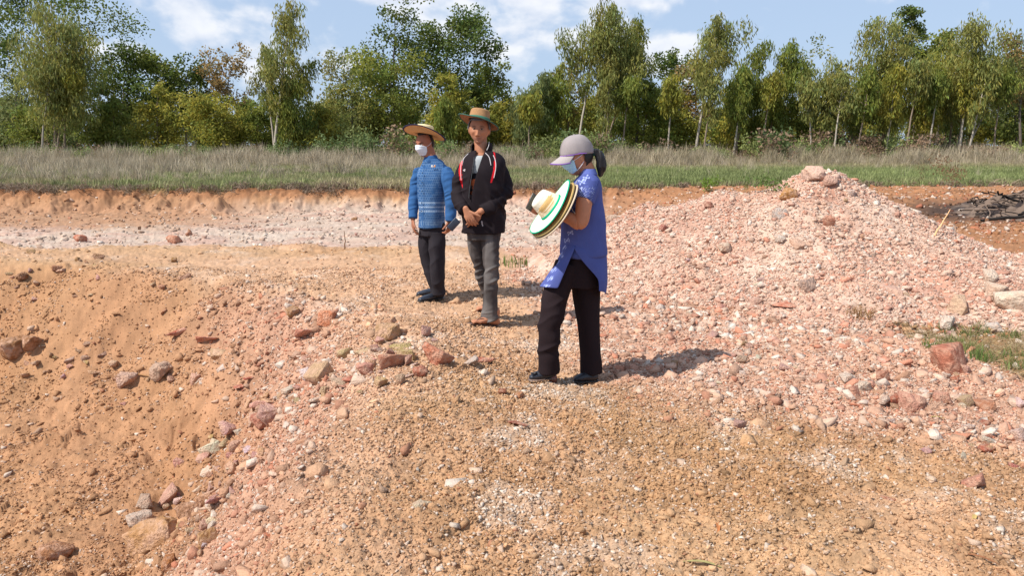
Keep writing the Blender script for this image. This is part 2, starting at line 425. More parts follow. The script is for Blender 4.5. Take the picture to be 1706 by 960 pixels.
m_ground = attr_mat('earth', scale=110, amt=.30, bump=.9, dist=.008)
def graded_ground():
    # one sheet from just behind the camera out to the horizon; finer where the ground is close
    rows = []
    v = 1010.0
    while v > 318: rows.append(v); v -= 0.98
    dep = []
    for vv in rows:
        d = ray(853, vv); dep.append(CZ * d[1] / -d[2])
    dep = list(np.array([-3, -1.5, 0, 1.0, 1.5, 1.9])) + dep
    y = dep[-1]
    while y < 75: y *= 1.018; dep.append(y)
    dep = [q for q in dep if not 24.2 < q < 30] + list(np.arange(24.25, 30, .035)); dep.sort()
    while y < 7000: y *= 1.22; dep.append(y)
    dep = np.array(dep)
    core = np.linspace(-.70, .70, 900)
    st = core[1] - core[0]; side = []; s = .70; g = st
    while s < 2.6: g *= 1.09; s += g; side.append(s)
    cols = np.concatenate([-np.array(side)[::-1], core, np.array(side)])
    Y, X = np.meshgrid(dep, cols, indexing='ij')
    X = X * (np.maximum(Y, 0.6) + 0.35)
    x = X.ravel(); y = Y.ravel()
    mk = masks(x, y)
    z = H0(x, y)
    zc = z.copy()
    far = 1 - ss(28, 34, y)
    z = z + detail(x, y, mk) * far
    h = heap_h(x, y)
    z = z - .04 * ss(0.02, .12, h)                   # let the heap rest over the ground
    z = np.where(y > 90, 0.02, z)
    col = ground_col(x, y, zc, mk)
    nr, nc = Y.shape
    i = np.arange(nr * nc).reshape(nr, nc)
    q = np.stack([i[:-1, :-1], i[:-1, 1:], i[1:, 1:], i[1:, :-1]], -1).reshape(-1, 4)
    V = np.stack([x, y, z], 1)
    o = link('ground', mesh_np('ground', V, q, m_ground, col, smooth=True))
    tag(o, kind='structure')
graded_ground()

def Ht(x, y):
    """visible surface without fine relief"""
    x = np.atleast_1d(np.asarray(x, float)); y = np.atleast_1d(np.asarray(y, float))
    z = H0(x, y); h = heap_h(x, y)
    return z + np.maximum(h, 0) + 0
def Hd(x, y):
    x = np.atleast_1d(np.asarray(x, float)); y = np.atleast_1d(np.asarray(y, float))
    mk = masks(x, y)
    g = H0(x, y) + detail(x, y, mk) * (1 - ss(26, 34, y))
    h = heap_h(x, y)
    hh = H0(x, y) + h + detail_heap(x, y)
    return np.where(h > -.09, np.maximum(hh, g), g)
def detail_heap(x, y):
    z = 0
    n = fbm(x * 2, y * 2, 3, 92)
    f, i = worley(x * 5 + .4 * vn(x * 8, y * 8, 93), y * 5, 94)
    z = z + np.clip(1 - f * f, 0, 1) ** .6 * .025 * (i > .72) * ss(.4, .6, n)
    f, i = worley(x * 12 + .4 * vn(x * 22, y * 22, 95), y * 12, 96)
    z = z + np.clip(1 - f * f, 0, 1) ** .6 * .014 * (i > .4)
    f, i = worley(x * 26, y * 26, 97)
    z = z + np.clip(1 - f * f, 0, 1) ** .6 * .012 * (i > .2)
    z = z + .07 * (fbm(x * 3.1, y * 3.1, 4, 98) - .5)
    return z
def spoil_heap():
    xs = np.arange(0.2, 9.2, .018); ys = np.concatenate([np.arange(5.2, 9.3, .014), np.arange(9.3, 11.6, .03)])
    Y, X = np.meshgrid(ys, xs, indexing='ij'); x = X.ravel(); y = Y.ravel()
    h = heap_h(x, y)
    z = H0(x, y) + h + detail_heap(x, y)
    n1 = fbm(x * 1.5, y * 1.5, 4, 101); n2 = fbm(x * 5, y * 5, 4, 102); n3 = fbm(x * 20, y * 20, 3, 103)
    c = np.repeat(PINK[None], len(x), 0)
    c = c * .65 + PEACH * .35
    c = mixc_np(c, PALE, ss(.35, .65, n1) * .65)
    c = mixc_np(c, WHITE, ss(.5, .7, n2) * .22)
    c = mixc_np(c, np.array(lin(182, 124, 102)), ss(.54, .70, fbm(x * 2 + 9, y * 2, 4, 104)) * .45)
    c = np.clip(c * .88 * (1 + .30 * (n3 - .5) * 2)[:, None], 0, 1)
    keep = (h > -.06).reshape(Y.shape); z = z - .07 * ss(.03, -.03, h)
    i = np.arange(len(x)).reshape(Y.shape)
    q = np.stack([i[:-1, :-1], i[:-1, 1:], i[1:, 1:], i[1:, :-1]], -1)
    kq = keep[:-1, :-1] & keep[:-1, 1:] & keep[1:, 1:] & keep[1:, :-1]
    q = q[kq].reshape(-1, 4)
    used = np.unique(q); mp = np.full(len(x), -1); mp[used] = np.arange(len(used))
    V = np.stack([x, y, z], 1)[used]
    me = mesh_np('spoil_heap', V, mp[q], m_ground, c[used], smooth=True)
    o = link('spoil_heap', me)
    tag(o, 'large heap of loose pale pink rubble and earth rising behind the woman', 'spoil heap')
spoil_heap()

def hit(u, v):
    d = ray(u, v)
    t = np.concatenate([np.linspace(1.5, 14, 1200), np.linspace(14, 70, 1500)])
    p = np.array([0, 0, CZ])[None] + d[None] * t[:, None]
    g = Ht(p[:, 0], p[:, 1])
    k = np.argmax(p[:, 2] < g)
    return p[k]

# ------------------------------------------------------------------ stones
def ico(sub):
    bm = bmesh.new(); bmesh.ops.create_icosphere(bm, subdivisions=sub, radius=1.0)
    V = np.array([v.co[:] for v in bm.verts]); Fc = np.array([[v.index for v in f.verts] for f in bm.faces]); bm.free()
    return V, Fc
ICO = {k: ico(k) for k in (1, 2, 3)}
def rock_verts(seed, sub=1, planes=12, squash=(1, .8, .6), rough=.10):
    """angular fragment: hull of random points, optionally refined and weathered"""
    r = np.random.default_rng(seed)
    pts = r.normal(size=(planes, 3)); pts /= np.linalg.norm(pts, axis=1)[:, None]; pts *= r.uniform(.75, 1, planes)[:, None]
    pts = np.sign(pts) * np.abs(pts) ** (.62 if sub > 1 else .5) * np.array(squash)
    bm = bmesh.new(); vs = [bm.verts.new(p) for p in pts]
    h = bmesh.ops.convex_hull(bm, input=vs)
    bmesh.ops.delete(bm, geom=[g for g in h['geom_interior'] if isinstance(g, bmesh.types.BMVert)], context='VERTS')
    bmesh.ops.triangulate(bm, faces=bm.faces)
    if sub > 1:
        bmesh.ops.bevel(bm, geom=list(bm.edges), offset=.025, segments=1, affect='EDGES')
        bmesh.ops.triangulate(bm, faces=bm.faces)
        bmesh.ops.subdivide_edges(bm, edges=list(bm.edges), cuts=1 if sub == 2 else 2, use_grid_fill=True)
        bmesh.ops.triangulate(bm, faces=bm.faces)
    V = np.array([v.co[:] for v in bm.verts]); bm.verts.index_update(); Fc = np.array([[v.index for v in f.verts] for f in bm.faces]); bm.free()
    if sub > 1:
        q = vn3(V * 3.1 + seed % 97, seed % 31) - .5; q2 = vn3(V * 8 + seed % 57, 3) - .5; q3 = vn3(V * 18 + 5, 4) - .5
        V = V * (1 + rough * 1.5 * q + rough * .8 * q2 + rough * .35 * q3)[:, None]
    V = V / np.abs(V).max()
    return V, Fc
m_gravel = attr_mat('crumbled_stone', kind='INSTANCER', attr='icol', scale=3, amt=.18, bump=.35, dist=.15)
m_rock = attr_mat('broken_rock', objcol=True, scale=4.0, amt=.22, bump=.7, dist=.09, rough=.92)
def dusty(m, rgb, lo=.42, hi=.62, k=.75):
    t = m.node_tree; b = t.nodes['Principled BSDF']; l = b.inputs['Base Color'].links[0]; src = l.from_socket
    tc_ = t.nodes.new('ShaderNodeTexCoord'); n = t.nodes.new('ShaderNodeTexNoise'); n.inputs['Scale'].default_value = 1.6; n.inputs['Detail'].default_value = 7; n.inputs['Roughness'].default_value = .68
    t.links.new(tc_.outputs['Object'], n.inputs['Vector'])
    r = t.nodes.new('ShaderNodeMapRange'); r.inputs['From Min'].default_value = lo; r.inputs['From Max'].default_value = hi; r.inputs['To Max'].default_value = k
    t.links.new(n.outputs['Fac'], r.inputs['Value'])
    mx = t.nodes.new('ShaderNodeMix'); mx.data_type = 'RGBA'; mx.inputs[7].default_value = (*rgb, 1)
    t.links.new(r.outputs[0], mx.inputs[0]); t.links.new(src, mx.inputs[6]); t.links.new(mx.outputs[2], b.inputs['Base Color'])
dusty(m_rock, lin(208, 168, 142))
gravel_shapes = []
for k in range(14):
    r = random.Random(k)
    V, Fc = rock_verts(900 + k, 1, (8, 9, 10)[k % 3], (1, r.uniform(.55, .95), r.uniform(.35, .8)))
    gravel_shapes.append(mesh_np('crumb_%02d' % k, V, Fc, m_gravel, smooth=False))

def stone_palette(x, y, m, r, on_heap=None):
    c = ground_col(x, y, H0(x, y), m)
    n = len(x); u = r.random(n)
    if on_heap is not None:
        c = np.where(on_heap[:, None], (np.repeat(PINK[None], n, 0) * .45 + .40 * PALE + .15 * PEACH) * .90, c)
    pk = np.clip(m['pink'] + m['band'] + (0 if on_heap is None else on_heap * 1.0), 0, 1)
    t = np.full(n, 1.10) + r.normal(0, .15, n)
    out = c * t[:, None]
    def put(sel, colr, k):
        nonlocal out
        out = np.where(sel[:, None], out * (1 - k) + np.array(colr)[None] * k * (0.85 + .3 * r.random(n))[:, None], out)
    put(u < .06 + .08 * pk, WHITE * .85, .7)
    put((u > .25) & (u < .33 + .12 * pk), PALE, .6)
    put(r.random(n) < .30 * white_mask(x, y, m), WHITE * .92, .8)
    put((u > .5) & (u < .52 + .12 * pk), RED, .45)
    put((u > .7) & (u < .735), lin(160, 138, 122), .5)
    put((u > .8) & (u < .83), BROWN, .4)
    put((u > .9) & (u < .9 + .08 * pk), lin(196, 120, 92), .6)
    return np.clip(out, .02, .85)

def gravel():
    r = np.random.default_rng(5)
    PX, PS, PZ, PC = [], [], [], []
    # each layer: (count, y range, log-size range) drawn with density falling off with distance
    layers = [(175000, 2.0, 5.0, .0035, .010), (46000, 2.0, 6.5, .008, .017), (95000, 4.4, 9.5, .0065, .015), (12000, 2.0, 9.5, .016, .034), (5200, 2.2, 9, .03, .058), (16000, 6.5, 16, .015, .035), (14000, 13, 30, .03, .085)]
    for (n, y0, y1, s0, s1) in layers:
        y = np.sqrt(r.random(n) * (y1 ** 2 - y0 ** 2) + y0 ** 2); x = (r.random(n) * 2 - 1) * (y * .74 + .5)
        m = masks(x, y); h = heap_h(x, y)
        cl = fbm(x * 2.1, y * 2.1, 3, 111)
        p = rock_amt(x, y, m) * ((.55 + .6 * ss(.38, .62, cl)) if s1 < .012 else (.30 + 1.0 * ss(.42, .60, cl)) + .5 * m['band'] + .3 * m['pink'])
        big = s1 > .02
        if big: p = p * ((.22 if s1 < .05 or s1 > .07 else .04) + .9 * m['band'] + .9 * m['pink'] + .35 * (m['bigpit'] > .3) + .30 * ss(0, .5, m['d']))
        keep = (r.random(n) < p) & (m['field'] < .3) & (h < .05)
        x, y = x[keep], y[keep]
        s = s0 * (s1 / s0) ** (r.random(len(x)) ** 1.6)
        PX.append(np.stack([x, y], 1)); PS.append(s)
    # heap
    for (n, s0, s1) in ((130000, .006, .015), (17000, .014, .034), (1500, .03, .055)):
        x = r.uniform(.4, 7.6, n); y = r.uniform(5.6, 9.8, n); h = heap_h(x, y)
        keep = (h > -.05) & (r.random(n) < .45 + .8 * ss(.4, .6, fbm(x * 2.1, y * 2.1, 3, 113))) & (x < y * .74 + .4)
        x, y = x[keep], y[keep]
        PX.append(np.stack([x, y], 1)); PS.append(s0 * (s1 / s0) ** (r.random(len(x)) ** 1.5))
    XY = np.concatenate(PX); s = np.concatenate(PS); x, y = XY[:, 0], XY[:, 1]; n = len(x)
    z = Hd(x, y) + s * np.where(s < .012, .3, .12)
    m = masks(x, y); onh = heap_h(x, y) > .03
    col = stone_palette(x, y, m, r, onh)
    rot = np.stack([r.normal(0, .35, n), r.normal(0, .35, n), r.random(n) * 6.28], 1)
    scl = s[:, None] * np.stack([r.uniform(.8, 1.3, n), r.uniform(.8, 1.1, n), r.uniform(.7, 1.1, n)], 1)
    scatter('gravel', gravel_shapes, np.stack([x, y, z], 1), rot, scl, r.integers(0, 14, n), col,
            label='crumbled pink and tan gravel strewn over the dug ground', cat='gravel')
    print('gravel', n)
gravel()
# ------------------------------------------------------------------ individual rocks
rock_lib = {}
def rock_mesh(kind, k):
    key = (kind, k)
    if key in rock_lib: return rock_lib[key]
    r = random.Random(hash(key) if False else k * 31 + len(kind))
    if kind == 'slab': sq = (1, r.uniform(.55, .8), r.uniform(.2, .3)); pl, ro, sub = 10, .04, 3
    elif kind == 'shard': sq = (1, r.uniform(.35, .5), r.uniform(.2, .3)); pl, ro, sub = 9, .04, 3
    elif kind == 'block': sq = (1, r.uniform(.8, .95), r.uniform(.7, .9)); pl, ro, sub = 12, .04, 3
    elif kind == 'small': sq = (1, r.uniform(.6, .9), r.uniform(.45, .75)); pl, ro, sub = 9, .04, 2
    else: sq = (1, r.uniform(.75, .95), r.uniform(.6, .85)); pl, ro, sub = 18, .14, 3
    V, Fc = rock_verts(4000 + k * 7 + len(kind) * 131, sub, pl, sq, ro)
    me = mesh_np('rock_' + kind, V, Fc, m_rock, smooth=False)
    rock_lib[key] = me
    return me
def put_rock(u, v, wpx, kind, k, rgb, label, rz=None, tilt=(0, 0), sink=.3, group=None, name='rock', cat='rock'):
    p = hit(u, v)
    p[2] += .010
    s = wpx / F * (p[1] * CP) / 2 * (1.18 if name == 'rock' else 1.06)
    me = rock_mesh(kind, k)
    o = link(name, me)
    zf = {'slab': .3, 'shard': .3, 'block': .85, 'lump': .75, 'small': .65}[kind]
    o.location = (p[0], p[1], p[2] + s * zf * (1 - 2 * sink))
    o.scale = (s, s, s)
    o.rotation_euler = (tilt[0], tilt[1], rz if rz is not None else random.uniform(0, 6.28))
    o.color = tuple(q * .9 for q in lin(*rgb)) + (1,)
    tag(o, label, cat, group)
    return o
R_ = [
 (655, 613, 50, 'block', 1, (190, 130, 104), 'squat pink block with one shaded face, left of the cream topped red block', .3, (.1, .2), .2),
 (727, 607, 50, 'block', 2, (196, 122, 94), 'angular red block with a cream top in the row of rocks on the pit rim', -.4, (.2, 0), .2),
 (646, 566, 44, 'lump', 3, (190, 150, 110), 'crumbly tan lump standing above the row of broken blocks', None, (0, 0), .3),
 (632, 588, 36, 'slab', 4, (222, 190, 172), 'pinkish white slab tilted just below the crumbly tan lump', .6, (-.4, 0), .3),
 (592, 636, 40, 'slab', 5, (186, 108, 86), 'flat triangular red slab at the left end of the rim rocks', .5, (-.3, .1), .3),
 (609, 628, 26, 'block', 6, (206, 146, 126), 'small pink block beside the flat triangular red slab', None, (0, 0), .2),
 (630, 645, 28, 'lump', 7, (206, 170, 118), 'yellowish lump in front of the squat pink block', None, (0, 0), .3),
 (682, 632, 30, 'shard', 8, (188, 158, 142), 'narrow greyish shard leaning between the pink block and red block', .7, (-.3, 0), .2),
 (806, 605, 42, 'shard', 9, (182, 104, 84), 'thin red shard lying right of a pale broken stone on the rim', .25, (-.2, 0), .2),
 (784, 610, 22, 'block', 10, (214, 196, 182), 'pale broken stone with a dark crack at the right end of the rim rocks', None, (0, 0), .2),
 (298, 561, 46, 'shard', 11, (172, 88, 66), 'long dark red slab lying by itself on the bare pit slope', .85, (-.5, 0), .15),
 (346, 570, 38, 'slab', 12, (206, 132, 108), 'flat salmon pink slab right of the long dark red slab', .3, (-.4, 0), .25),
 (366, 598, 36, 'lump', 13, (200, 166, 130), 'rough tan lump below the salmon pink slab on the pit slope', None, (0, 0), .3),
 (372, 622, 18, 'block', 14, (226, 210, 196), 'small white stone below the rough tan lump', None, (0, 0), .2),
 (423, 634, 30, 'shard', 15, (166, 80, 62), 'thin brick red shard sticking out of pink rubble', .5, (-.3, 0), .15),
 (404, 648, 28, 'slab', 16, (188, 106, 84), 'small red slab just left of the thin brick red shard', .3, (-.3, 0), .2),
 (268, 626, 34, 'lump', 17, (184, 154, 132), 'grey lump at the foot of the pit slope with a stick beside it', None, (0, 0), .3),
 (444, 678, 50, 'slab', 18, (212, 156, 138), 'broad dusty pink slab half buried in the sliding rubble', .4, (-.4, 0), .35),
 (440, 712, 38, 'block', 19, (176, 112, 92), 'dull red block under the broad dusty pink slab', .5, (-.3, 0), .3),
 (516, 560, 52, 'slab', 20, (206, 140, 116), 'wide flat pink slab above the pit in front of the men', .5, (-.45, 0), .25),
 (545, 540, 30, 'block', 21, (208, 134, 98), 'orange pink block just behind the wide flat pink slab', None, (0, 0), .3),
 (488, 528, 24, 'lump', 22, (172, 128, 86), 'brown clod left of the orange pink block', None, (0, 0), .2),
 (252, 928, 82, 'lump', 23, (182, 136, 92), 'big ochre boulder at the bottom edge of the pit', .3, (0, -.2), .05),
 (283, 948, 30, 'lump', 24, (180, 120, 76), 'brown round stone tucked against the big ochre boulder', None, (0, 0), .2),
 (234, 878, 40, 'lump', 25, (196, 174, 156), 'whitish grey crusted stone above the big ochre boulder', None, (0, 0), .35),
 (283, 880, 40, 'block', 26, (204, 170, 148), 'pale pinkish boulder right of the whitish grey crusted stone', None, (0, 0), .3),
 (318, 858, 42, 'lump', 27, (166, 122, 92), 'brown clod behind the pale pinkish boulder', None, (0, 0), .35),
 (348, 908, 44, 'block', 28, (198, 152, 104), 'half buried tan block right of the big ochre boulder', None, (.2, 0), .35),
 (92, 930, 54, 'lump', 29, (162, 112, 78), 'dark brown clod near the bottom left corner', None, (0, 0), .4),
 (241, 848, 28, 'block', 30, (184, 158, 138), 'grey stone casting a clear shadow on the pit floor', None, (0, 0), .15),
 (1590, 616, 70, 'block', 31, (184, 116, 92), 'large angular brick red rock at the edge of the straw patch', .2, (.1, .15), .30),
 (1365, 706, 28, 'slab', 32, (204, 142, 118), 'flat rectangular pink slab lying face up on the gravel', 1.2, (-.3, 0), .2),
 (1312, 334, 27, 'lump', 33, (186, 134, 78), 'ochre clod sitting near the top of the spoil heap', None, (0, 0), .2),
 (1381, 378, 32, 'slab', 34, (204, 142, 118), 'upright pink slab below the summit of the spoil heap', 1.2, (.2, 1.0), .2),
 (1340, 410, 48, 'slab', 35, (200, 162, 138), 'wide dusty crust slab in the middle of the spoil heap', .2, (.4, 0), .4),
 (1488, 490, 66, 'slab', 36, (206, 166, 146), 'large flat dusty slab low on the right of the spoil heap', -.2, (.3, .1), .35),
 (1686, 520, 60, 'lump', 37, (226, 204, 180), 'biggest white boulder at the right foot of the heap', None, (0, 0), .25),
 (1660, 497, 46, 'block', 38, (216, 190, 166), 'flat white rock behind the biggest white boulder', None, (0, 0), .3),
 (1592, 520, 40, 'block', 39, (212, 178, 146), 'pale tan rock left of the white boulders', None, (0, 0), .3),
 (1576, 548, 34, 'lump', 40, (224, 208, 190), 'white knobbly rock at the front foot of the heap', None, (0, 0), .3),
 (1306, 515, 36, 'slab', 41, (200, 122, 96), 'flat red slab at the front foot of the spoil heap', .2, (.2, 0), .2),
 (1256, 512, 22, 'block', 42, (214, 172, 152), 'pinkish stone left of the flat red slab at the heap foot', None, (0, 0), .2),
 (1410, 640, 26, 'lump', 43, (226, 208, 190), 'creamy white lump left of a reddish brown block', None, (0, 0), .2),
 (1437, 653, 26, 'lump', 44, (228, 206, 184), 'round white stone just right of the creamy lump', None, (0, 0), .2),
 (1470, 642, 30, 'block', 45, (178, 112, 86), 'reddish brown block standing behind the white stones', None, (0, 0), .15),
 (1428, 668, 30, 'block', 46, (188, 126, 104), 'dusky pink block in front of the round white stone', None, (0, 0), .2),
 (1472, 678, 22, 'block', 47, (222, 196, 176), 'cream cube shaped stone between two dusky blocks', .8, (0, .2), .1),
 (1490, 676, 24, 'block', 48, (184, 106, 82), 'brick red block touching the cream cube shaped stone', None, (0, 0), .2),
 (1516, 680, 44, 'lump', 49, (204, 148, 126), 'long dusty pink rock right of the brick red block', .1, (0, 0), .35),
 (1569, 672, 32, 'lump', 50, (208, 150, 126), 'pink lump on the right of the long dusty pink rock', None, (0, 0), .3),
 (1525, 698, 24, 'shard', 51, (160, 104, 88), 'dark edged shard in front of the long dusty pink rock', None, (0, .1), .1),
 (862, 712, 32, 'slab', 52, (168, 98, 78), 'flat dark red flake in the middle foreground', .1, (-.1, 0), .25),
 (1393, 762, 17, 'slab', 53, (196, 148, 88), 'small ochre disc shaped stone standing on edge', 1.2, (.9, .3), .1),
 (1616, 812, 44, 'block', 54, (208, 142, 118), 'pink rock half sunk in gravel by the right edge', None, (0, 0), .35),
 (1478, 838, 24, 'slab', 55, (200, 128, 96), 'small orange slab on its own in the right foreground', None, (0, 0), .2),
 (1640, 754, 30, 'slab', 56, (194, 110, 84), 'terracotta flake above the half sunk pink rock', .2, (0, 0), .2),
 (697, 787, 13, 'slab', 57, (228, 216, 200), 'upright white splinter left of centre in the foreground', 1.4, (.2, 0), .2),
 (702, 852, 34, 'lump', 58, (218, 196, 164), 'cream crusted stone in the foreground below the white splinter', None, (0, 0), .4),
 (444, 902, 18, 'lump', 59, (204, 118, 84), 'lone orange pebble on the smooth ochre slope', None, (0, 0), .25),
 (866, 664, 14, 'lump', 60, (196, 130, 84), 'small orange stone in front of the raised heel', None, (0, 0), .2),
 (837, 658, 13, 'lump', 61, (168, 92, 62), 'small rusty stone left of the small orange stone', None, (0, 0), .2),
 (1357, 298, 36, 'lump', 62, (216, 180, 160), 'pale chunk crowning the very top of the spoil heap', None, (0, 0), .3),
 (1382, 310, 24, 'block', 63, (208, 166, 146), 'pink chunk just right of the crowning chunk on the heap', None, (0, 0), .2),
 (1419, 327, 14, 'block', 64, (214, 190, 176), 'grey white stone on the upper right skyline of the heap', None, (0, 0), .2),
 (1300, 362, 20, 'lump', 65, (200, 184, 172), 'pale grey stone below the ochre clod on the heap', None, (0, 0), .25),
 (1207, 418, 20, 'lump', 66, (224, 200, 176), 'creamy stone halfway up the left side of the heap', None, (0, 0), .25),
 (1298, 404, 18, 'lump', 67, (226, 208, 190), 'white stone beside the wide dusty crust slab', None, (0, 0), .2),
 (1180, 347, 18, 'lump', 68, (160, 108, 92), 'dark red stone on the left shoulder of the heap', None, (0, 0), .2),
 (1074, 346, 12, 'shard', 69, (206, 156, 132), 'pink point of rock on the far left hump of the heap', .9, (0, .8), .1),
 (1092, 347, 12, 'shard', 70, (200, 148, 124), 'second pink point of rock, right of its twin on the hump', .4, (0, -.9), .1),
 (1018, 370, 24, 'lump', 71, (196, 168, 146), 'grey white rock in the orange bank behind the heap', None, (0, 0), .3),
 (1656, 554, 28, 'lump', 72, (222, 206, 192), 'white stone lying out on the straw patch', None, (0, 0), .3),
 (1498, 567, 14, 'lump', 73, (224, 204, 188), 'small white stone near the straw patch left end', None, (0, 0), .2),
 (38, 466, 19, 'lump', 74, (140, 98, 66), 'dark brown clod near the left edge above the pit', None, (0, 0), .2),
 (22, 590, 44, 'lump', 101, (150, 108, 74), 'dark clod at the left edge below the bare slope', None, (0, 0), .3),
 (52, 580, 34, 'lump', 102, (156, 112, 80), 'shadowed clod right of the dark clod at the left edge', None, (0, 0), .3),
 (212, 640, 30, 'lump', 103, (196, 160, 140), 'pinkish clod heaped left of the grey lump', None, (0, 0), .3),
 (330, 640, 26, 'block', 104, (206, 158, 134), 'pale pink block right of the grey lump in the pit', None, (0, 0), .25),
 (578, 648, 26, 'slab', 105, (196, 140, 120), 'thin pink slab under the flat triangular red slab', .3, (-.2, 0), .2),
 (700, 628, 24, 'block', 106, (186, 112, 88), 'red fragment wedged between the two big rim blocks', None, (0, 0), .2),
 (1645, 470, 30, 'block', 107, (222, 200, 178), 'white block high on the right flank of the heap', None, (0, 0), .3),
 (132, 323, 1, 'lump', 75, (160, 108, 70), '', None, (0, 0), .2),
 (133, 402, 20, 'lump', 76, (176, 104, 80), 'dark red stone on the pale flat ground at far left', None, (0, 0), .3),
 (290, 405, 24, 'lump', 77, (184, 124, 98), 'pink brown stone on the flat ground left of the twig', None, (0, 0), .3),
 (276, 392, 24, 'slab', 78, (214, 146, 116), '', None, (0, 0), .3),
 (82, 360, 1, 'slab', 79, (214, 146, 116), '', None, (0, 0), .3),
 (1345, 482, 26, 'lump', 80, (176, 150, 136), 'greyish rock above the flat red slab at the heap foot', None, (0, 0), .3),
 (1168, 452, 18, 'lump', 81, (186, 142, 120), 'dull pink stone low on the left side of the heap', None, (0, 0), .25),
 (540, 656, 16, 'lump', 82, (200, 168, 130), 'tan pebble left of the flat triangular slab', None, (0, 0), .2),
 (545, 655, 1, 'lump', 83, (0, 0, 0), '', None, (0, 0), .2),
 (1120, 600, 1, 'lump', 84, (0, 0, 0), '', None, (0, 0), .2),
 (1590, 640, 20, 'lump', 85, (196, 108, 76), 'orange red stone under the large angular brick red rock', None, (0, 0), .2),
 (1575, 632, 12, 'lump', 86, (216, 190, 172), 'small pale stone wedged under the large brick red rock', None, (0, 0), .2),
]
for r_ in R_:
    if r_[2] < 5 or not r_[6]: continue
    put_rock(r_[0], r_[1], r_[2], r_[3], r_[4], r_[5], r_[6], rz=r_[7], tilt=r_[8], sink=r_[9])

def mid_stones():
    """about 210 further fist-sized stones, grouped by the place they lie in and their colour"""
    r = np.random.default_rng(77)
    cols = {'pink': (200, 154, 134), 'red': (176, 114, 92), 'pale': (222, 200, 180), 'brown': (166, 120, 84), 'tan': (200, 160, 120)}
    zones = [
      ('rubble band sliding down the pit slope', [(300, 905), (345, 830), (370, 770), (430, 700), (500, 640), (600, 610), (690, 600)], 40, 112, (14, 46), ['pink', 'pale', 'tan', 'pink']),
      ('ground by the left foot of the slope', [(40, 600), (110, 600), (200, 630), (280, 660)], 34, 26, (11, 30), ['brown', 'tan', 'pink']),
      ('upper left rim of the near pit', [(20, 440), (70, 480), (150, 460), (230, 470), (380, 500)], 34, 26, (10, 28), ['brown', 'pink', 'tan']),
      ('rubble field right of the woman', [(1120, 560), (1250, 600), (1380, 620), (1500, 650), (1620, 700), (1690, 760)], 50, 62, (11, 34), ['pink', 'red', 'pale', 'pink']),
      ('right slope of the spoil heap', [(1420, 380), (1480, 430), (1560, 470), (1640, 500), (1500, 510)], 36, 30, (8, 18), ['pink', 'pale', 'red']),
      ('left slope of the spoil heap', [(1080, 400), (1150, 430), (1220, 380), (1280, 440), (1200, 480)], 36, 22, (8, 17), ['pink', 'pale', 'red']),
      ('pale floor of the wide pit', [(60, 380), (200, 400), (350, 370), (560, 395), (640, 370)], 16, 16, (6, 13), ['pink', 'brown', 'pale']),
    ]
    k = 0
    for (place, poly, spread, n, (a, b), cl) in zones:
        poly = np.array(poly, float)
        for i in range(n):
            j = r.integers(0, len(poly) - 1); t = r.random()
            q = poly[j] * (1 - t) + poly[j + 1] * t + r.normal(0, 1, 2) * spread * .6
            if not (6 < q[0] < 1700 and q[1] < 950): continue
            wpx = a * (b / a) ** (r.random() ** 1.45)
            cn = cl[r.integers(0, len(cl))]; rgb = np.clip(np.array(cols[cn]) + r.normal(0, 7, 3), 0, 255)
            kind = ['small', 'small', 'small', 'slab', 'block'][r.integers(0, 5)]
            word = {'pink': 'dusty pink', 'red': 'brick red', 'pale': 'chalky white', 'brown': 'earthy brown', 'tan': 'sandy tan'}[cn]
            put_rock(q[0], q[1], wpx, kind, 200 + int(r.integers(0, 7)), tuple(rgb), 'small %s stone on the %s' % (word, place),
                     rz=r.random() * 6.28, tilt=(r.normal(0, .25), r.normal(0, .25)), sink=.12 + .2 * r.random(),
                     group='%s stones on the %s' % (word, place), name='stone', cat='stone')
mid_stones()
# ------------------------------------------------------------------ vegetation
m_leaf = leaf_mat('leaves', objmul=True, trans=.48)
m_bark = attr_mat('bark', objcol=True, scale=6, amt=.3, bump=.3, dist=.02, rough=.9)
m_tuft = leaf_mat('grass_blades', kind='INSTANCER', attr='icol', trans=.25)
m_bush = leaf_mat('bush_leaves', kind='INSTANCER', attr='icol', trans=.3)

def tube(path, radii, n=6):
    path = np.asarray(path, float); radii = np.asarray(radii, float)
    T = np.gradient(path, axis=0); T /= np.linalg.norm(T, axis=1)[:, None] + 1e-9
    ref = np.array([0, 1.0, 0.1]); ref /= np.linalg.norm(ref)
    V = []
    for p, t, r in zip(path, T, radii):
        a = np.cross(t, ref); a /= np.linalg.norm(a) + 1e-9; b = np.cross(t, a)
        for k in range(n):
            th = 2 * math.pi * k / n
            V.append(p + r * (math.cos(th) * a + math.sin(th) * b))
    V = np.array(V); Fc = []
    for i in range(len(path) - 1):
        for k in range(n):
            Fc.append((i * n + k, i * n + (k + 1) % n, (i + 1) * n + (k + 1) % n, (i + 1) * n + k))
    return V, np.array(Fc)
def merge(parts):
    Vs, Fs, o = [], [], 0
    for V, Fc in parts:
        Vs.append(V); Fs.append(Fc + o); o += len(V)
    return np.concatenate(Vs), np.concatenate(Fs)
def leaf_quads(pos, dirs, ln, wd, r):
    """one pointed quad per leaf"""
    n = len(pos)
    d = dirs / (np.linalg.norm(dirs, axis=1)[:, None] + 1e-9)
    s = np.cross(d, r.normal(size=(n, 3))); s /= np.linalg.norm(s, axis=1)[:, None] + 1e-9
    ln = ln[:, None]; wd = wd[:, None]
    a = pos; b = pos + d * ln * .45 + s * wd * .5; c = pos + d * ln; e = pos + d * ln * .45 - s * wd * .5
    V = np.stack([a, b, c, e], 1).reshape(-1, 3)
    return V, np.arange(4 * n).reshape(n, 4)

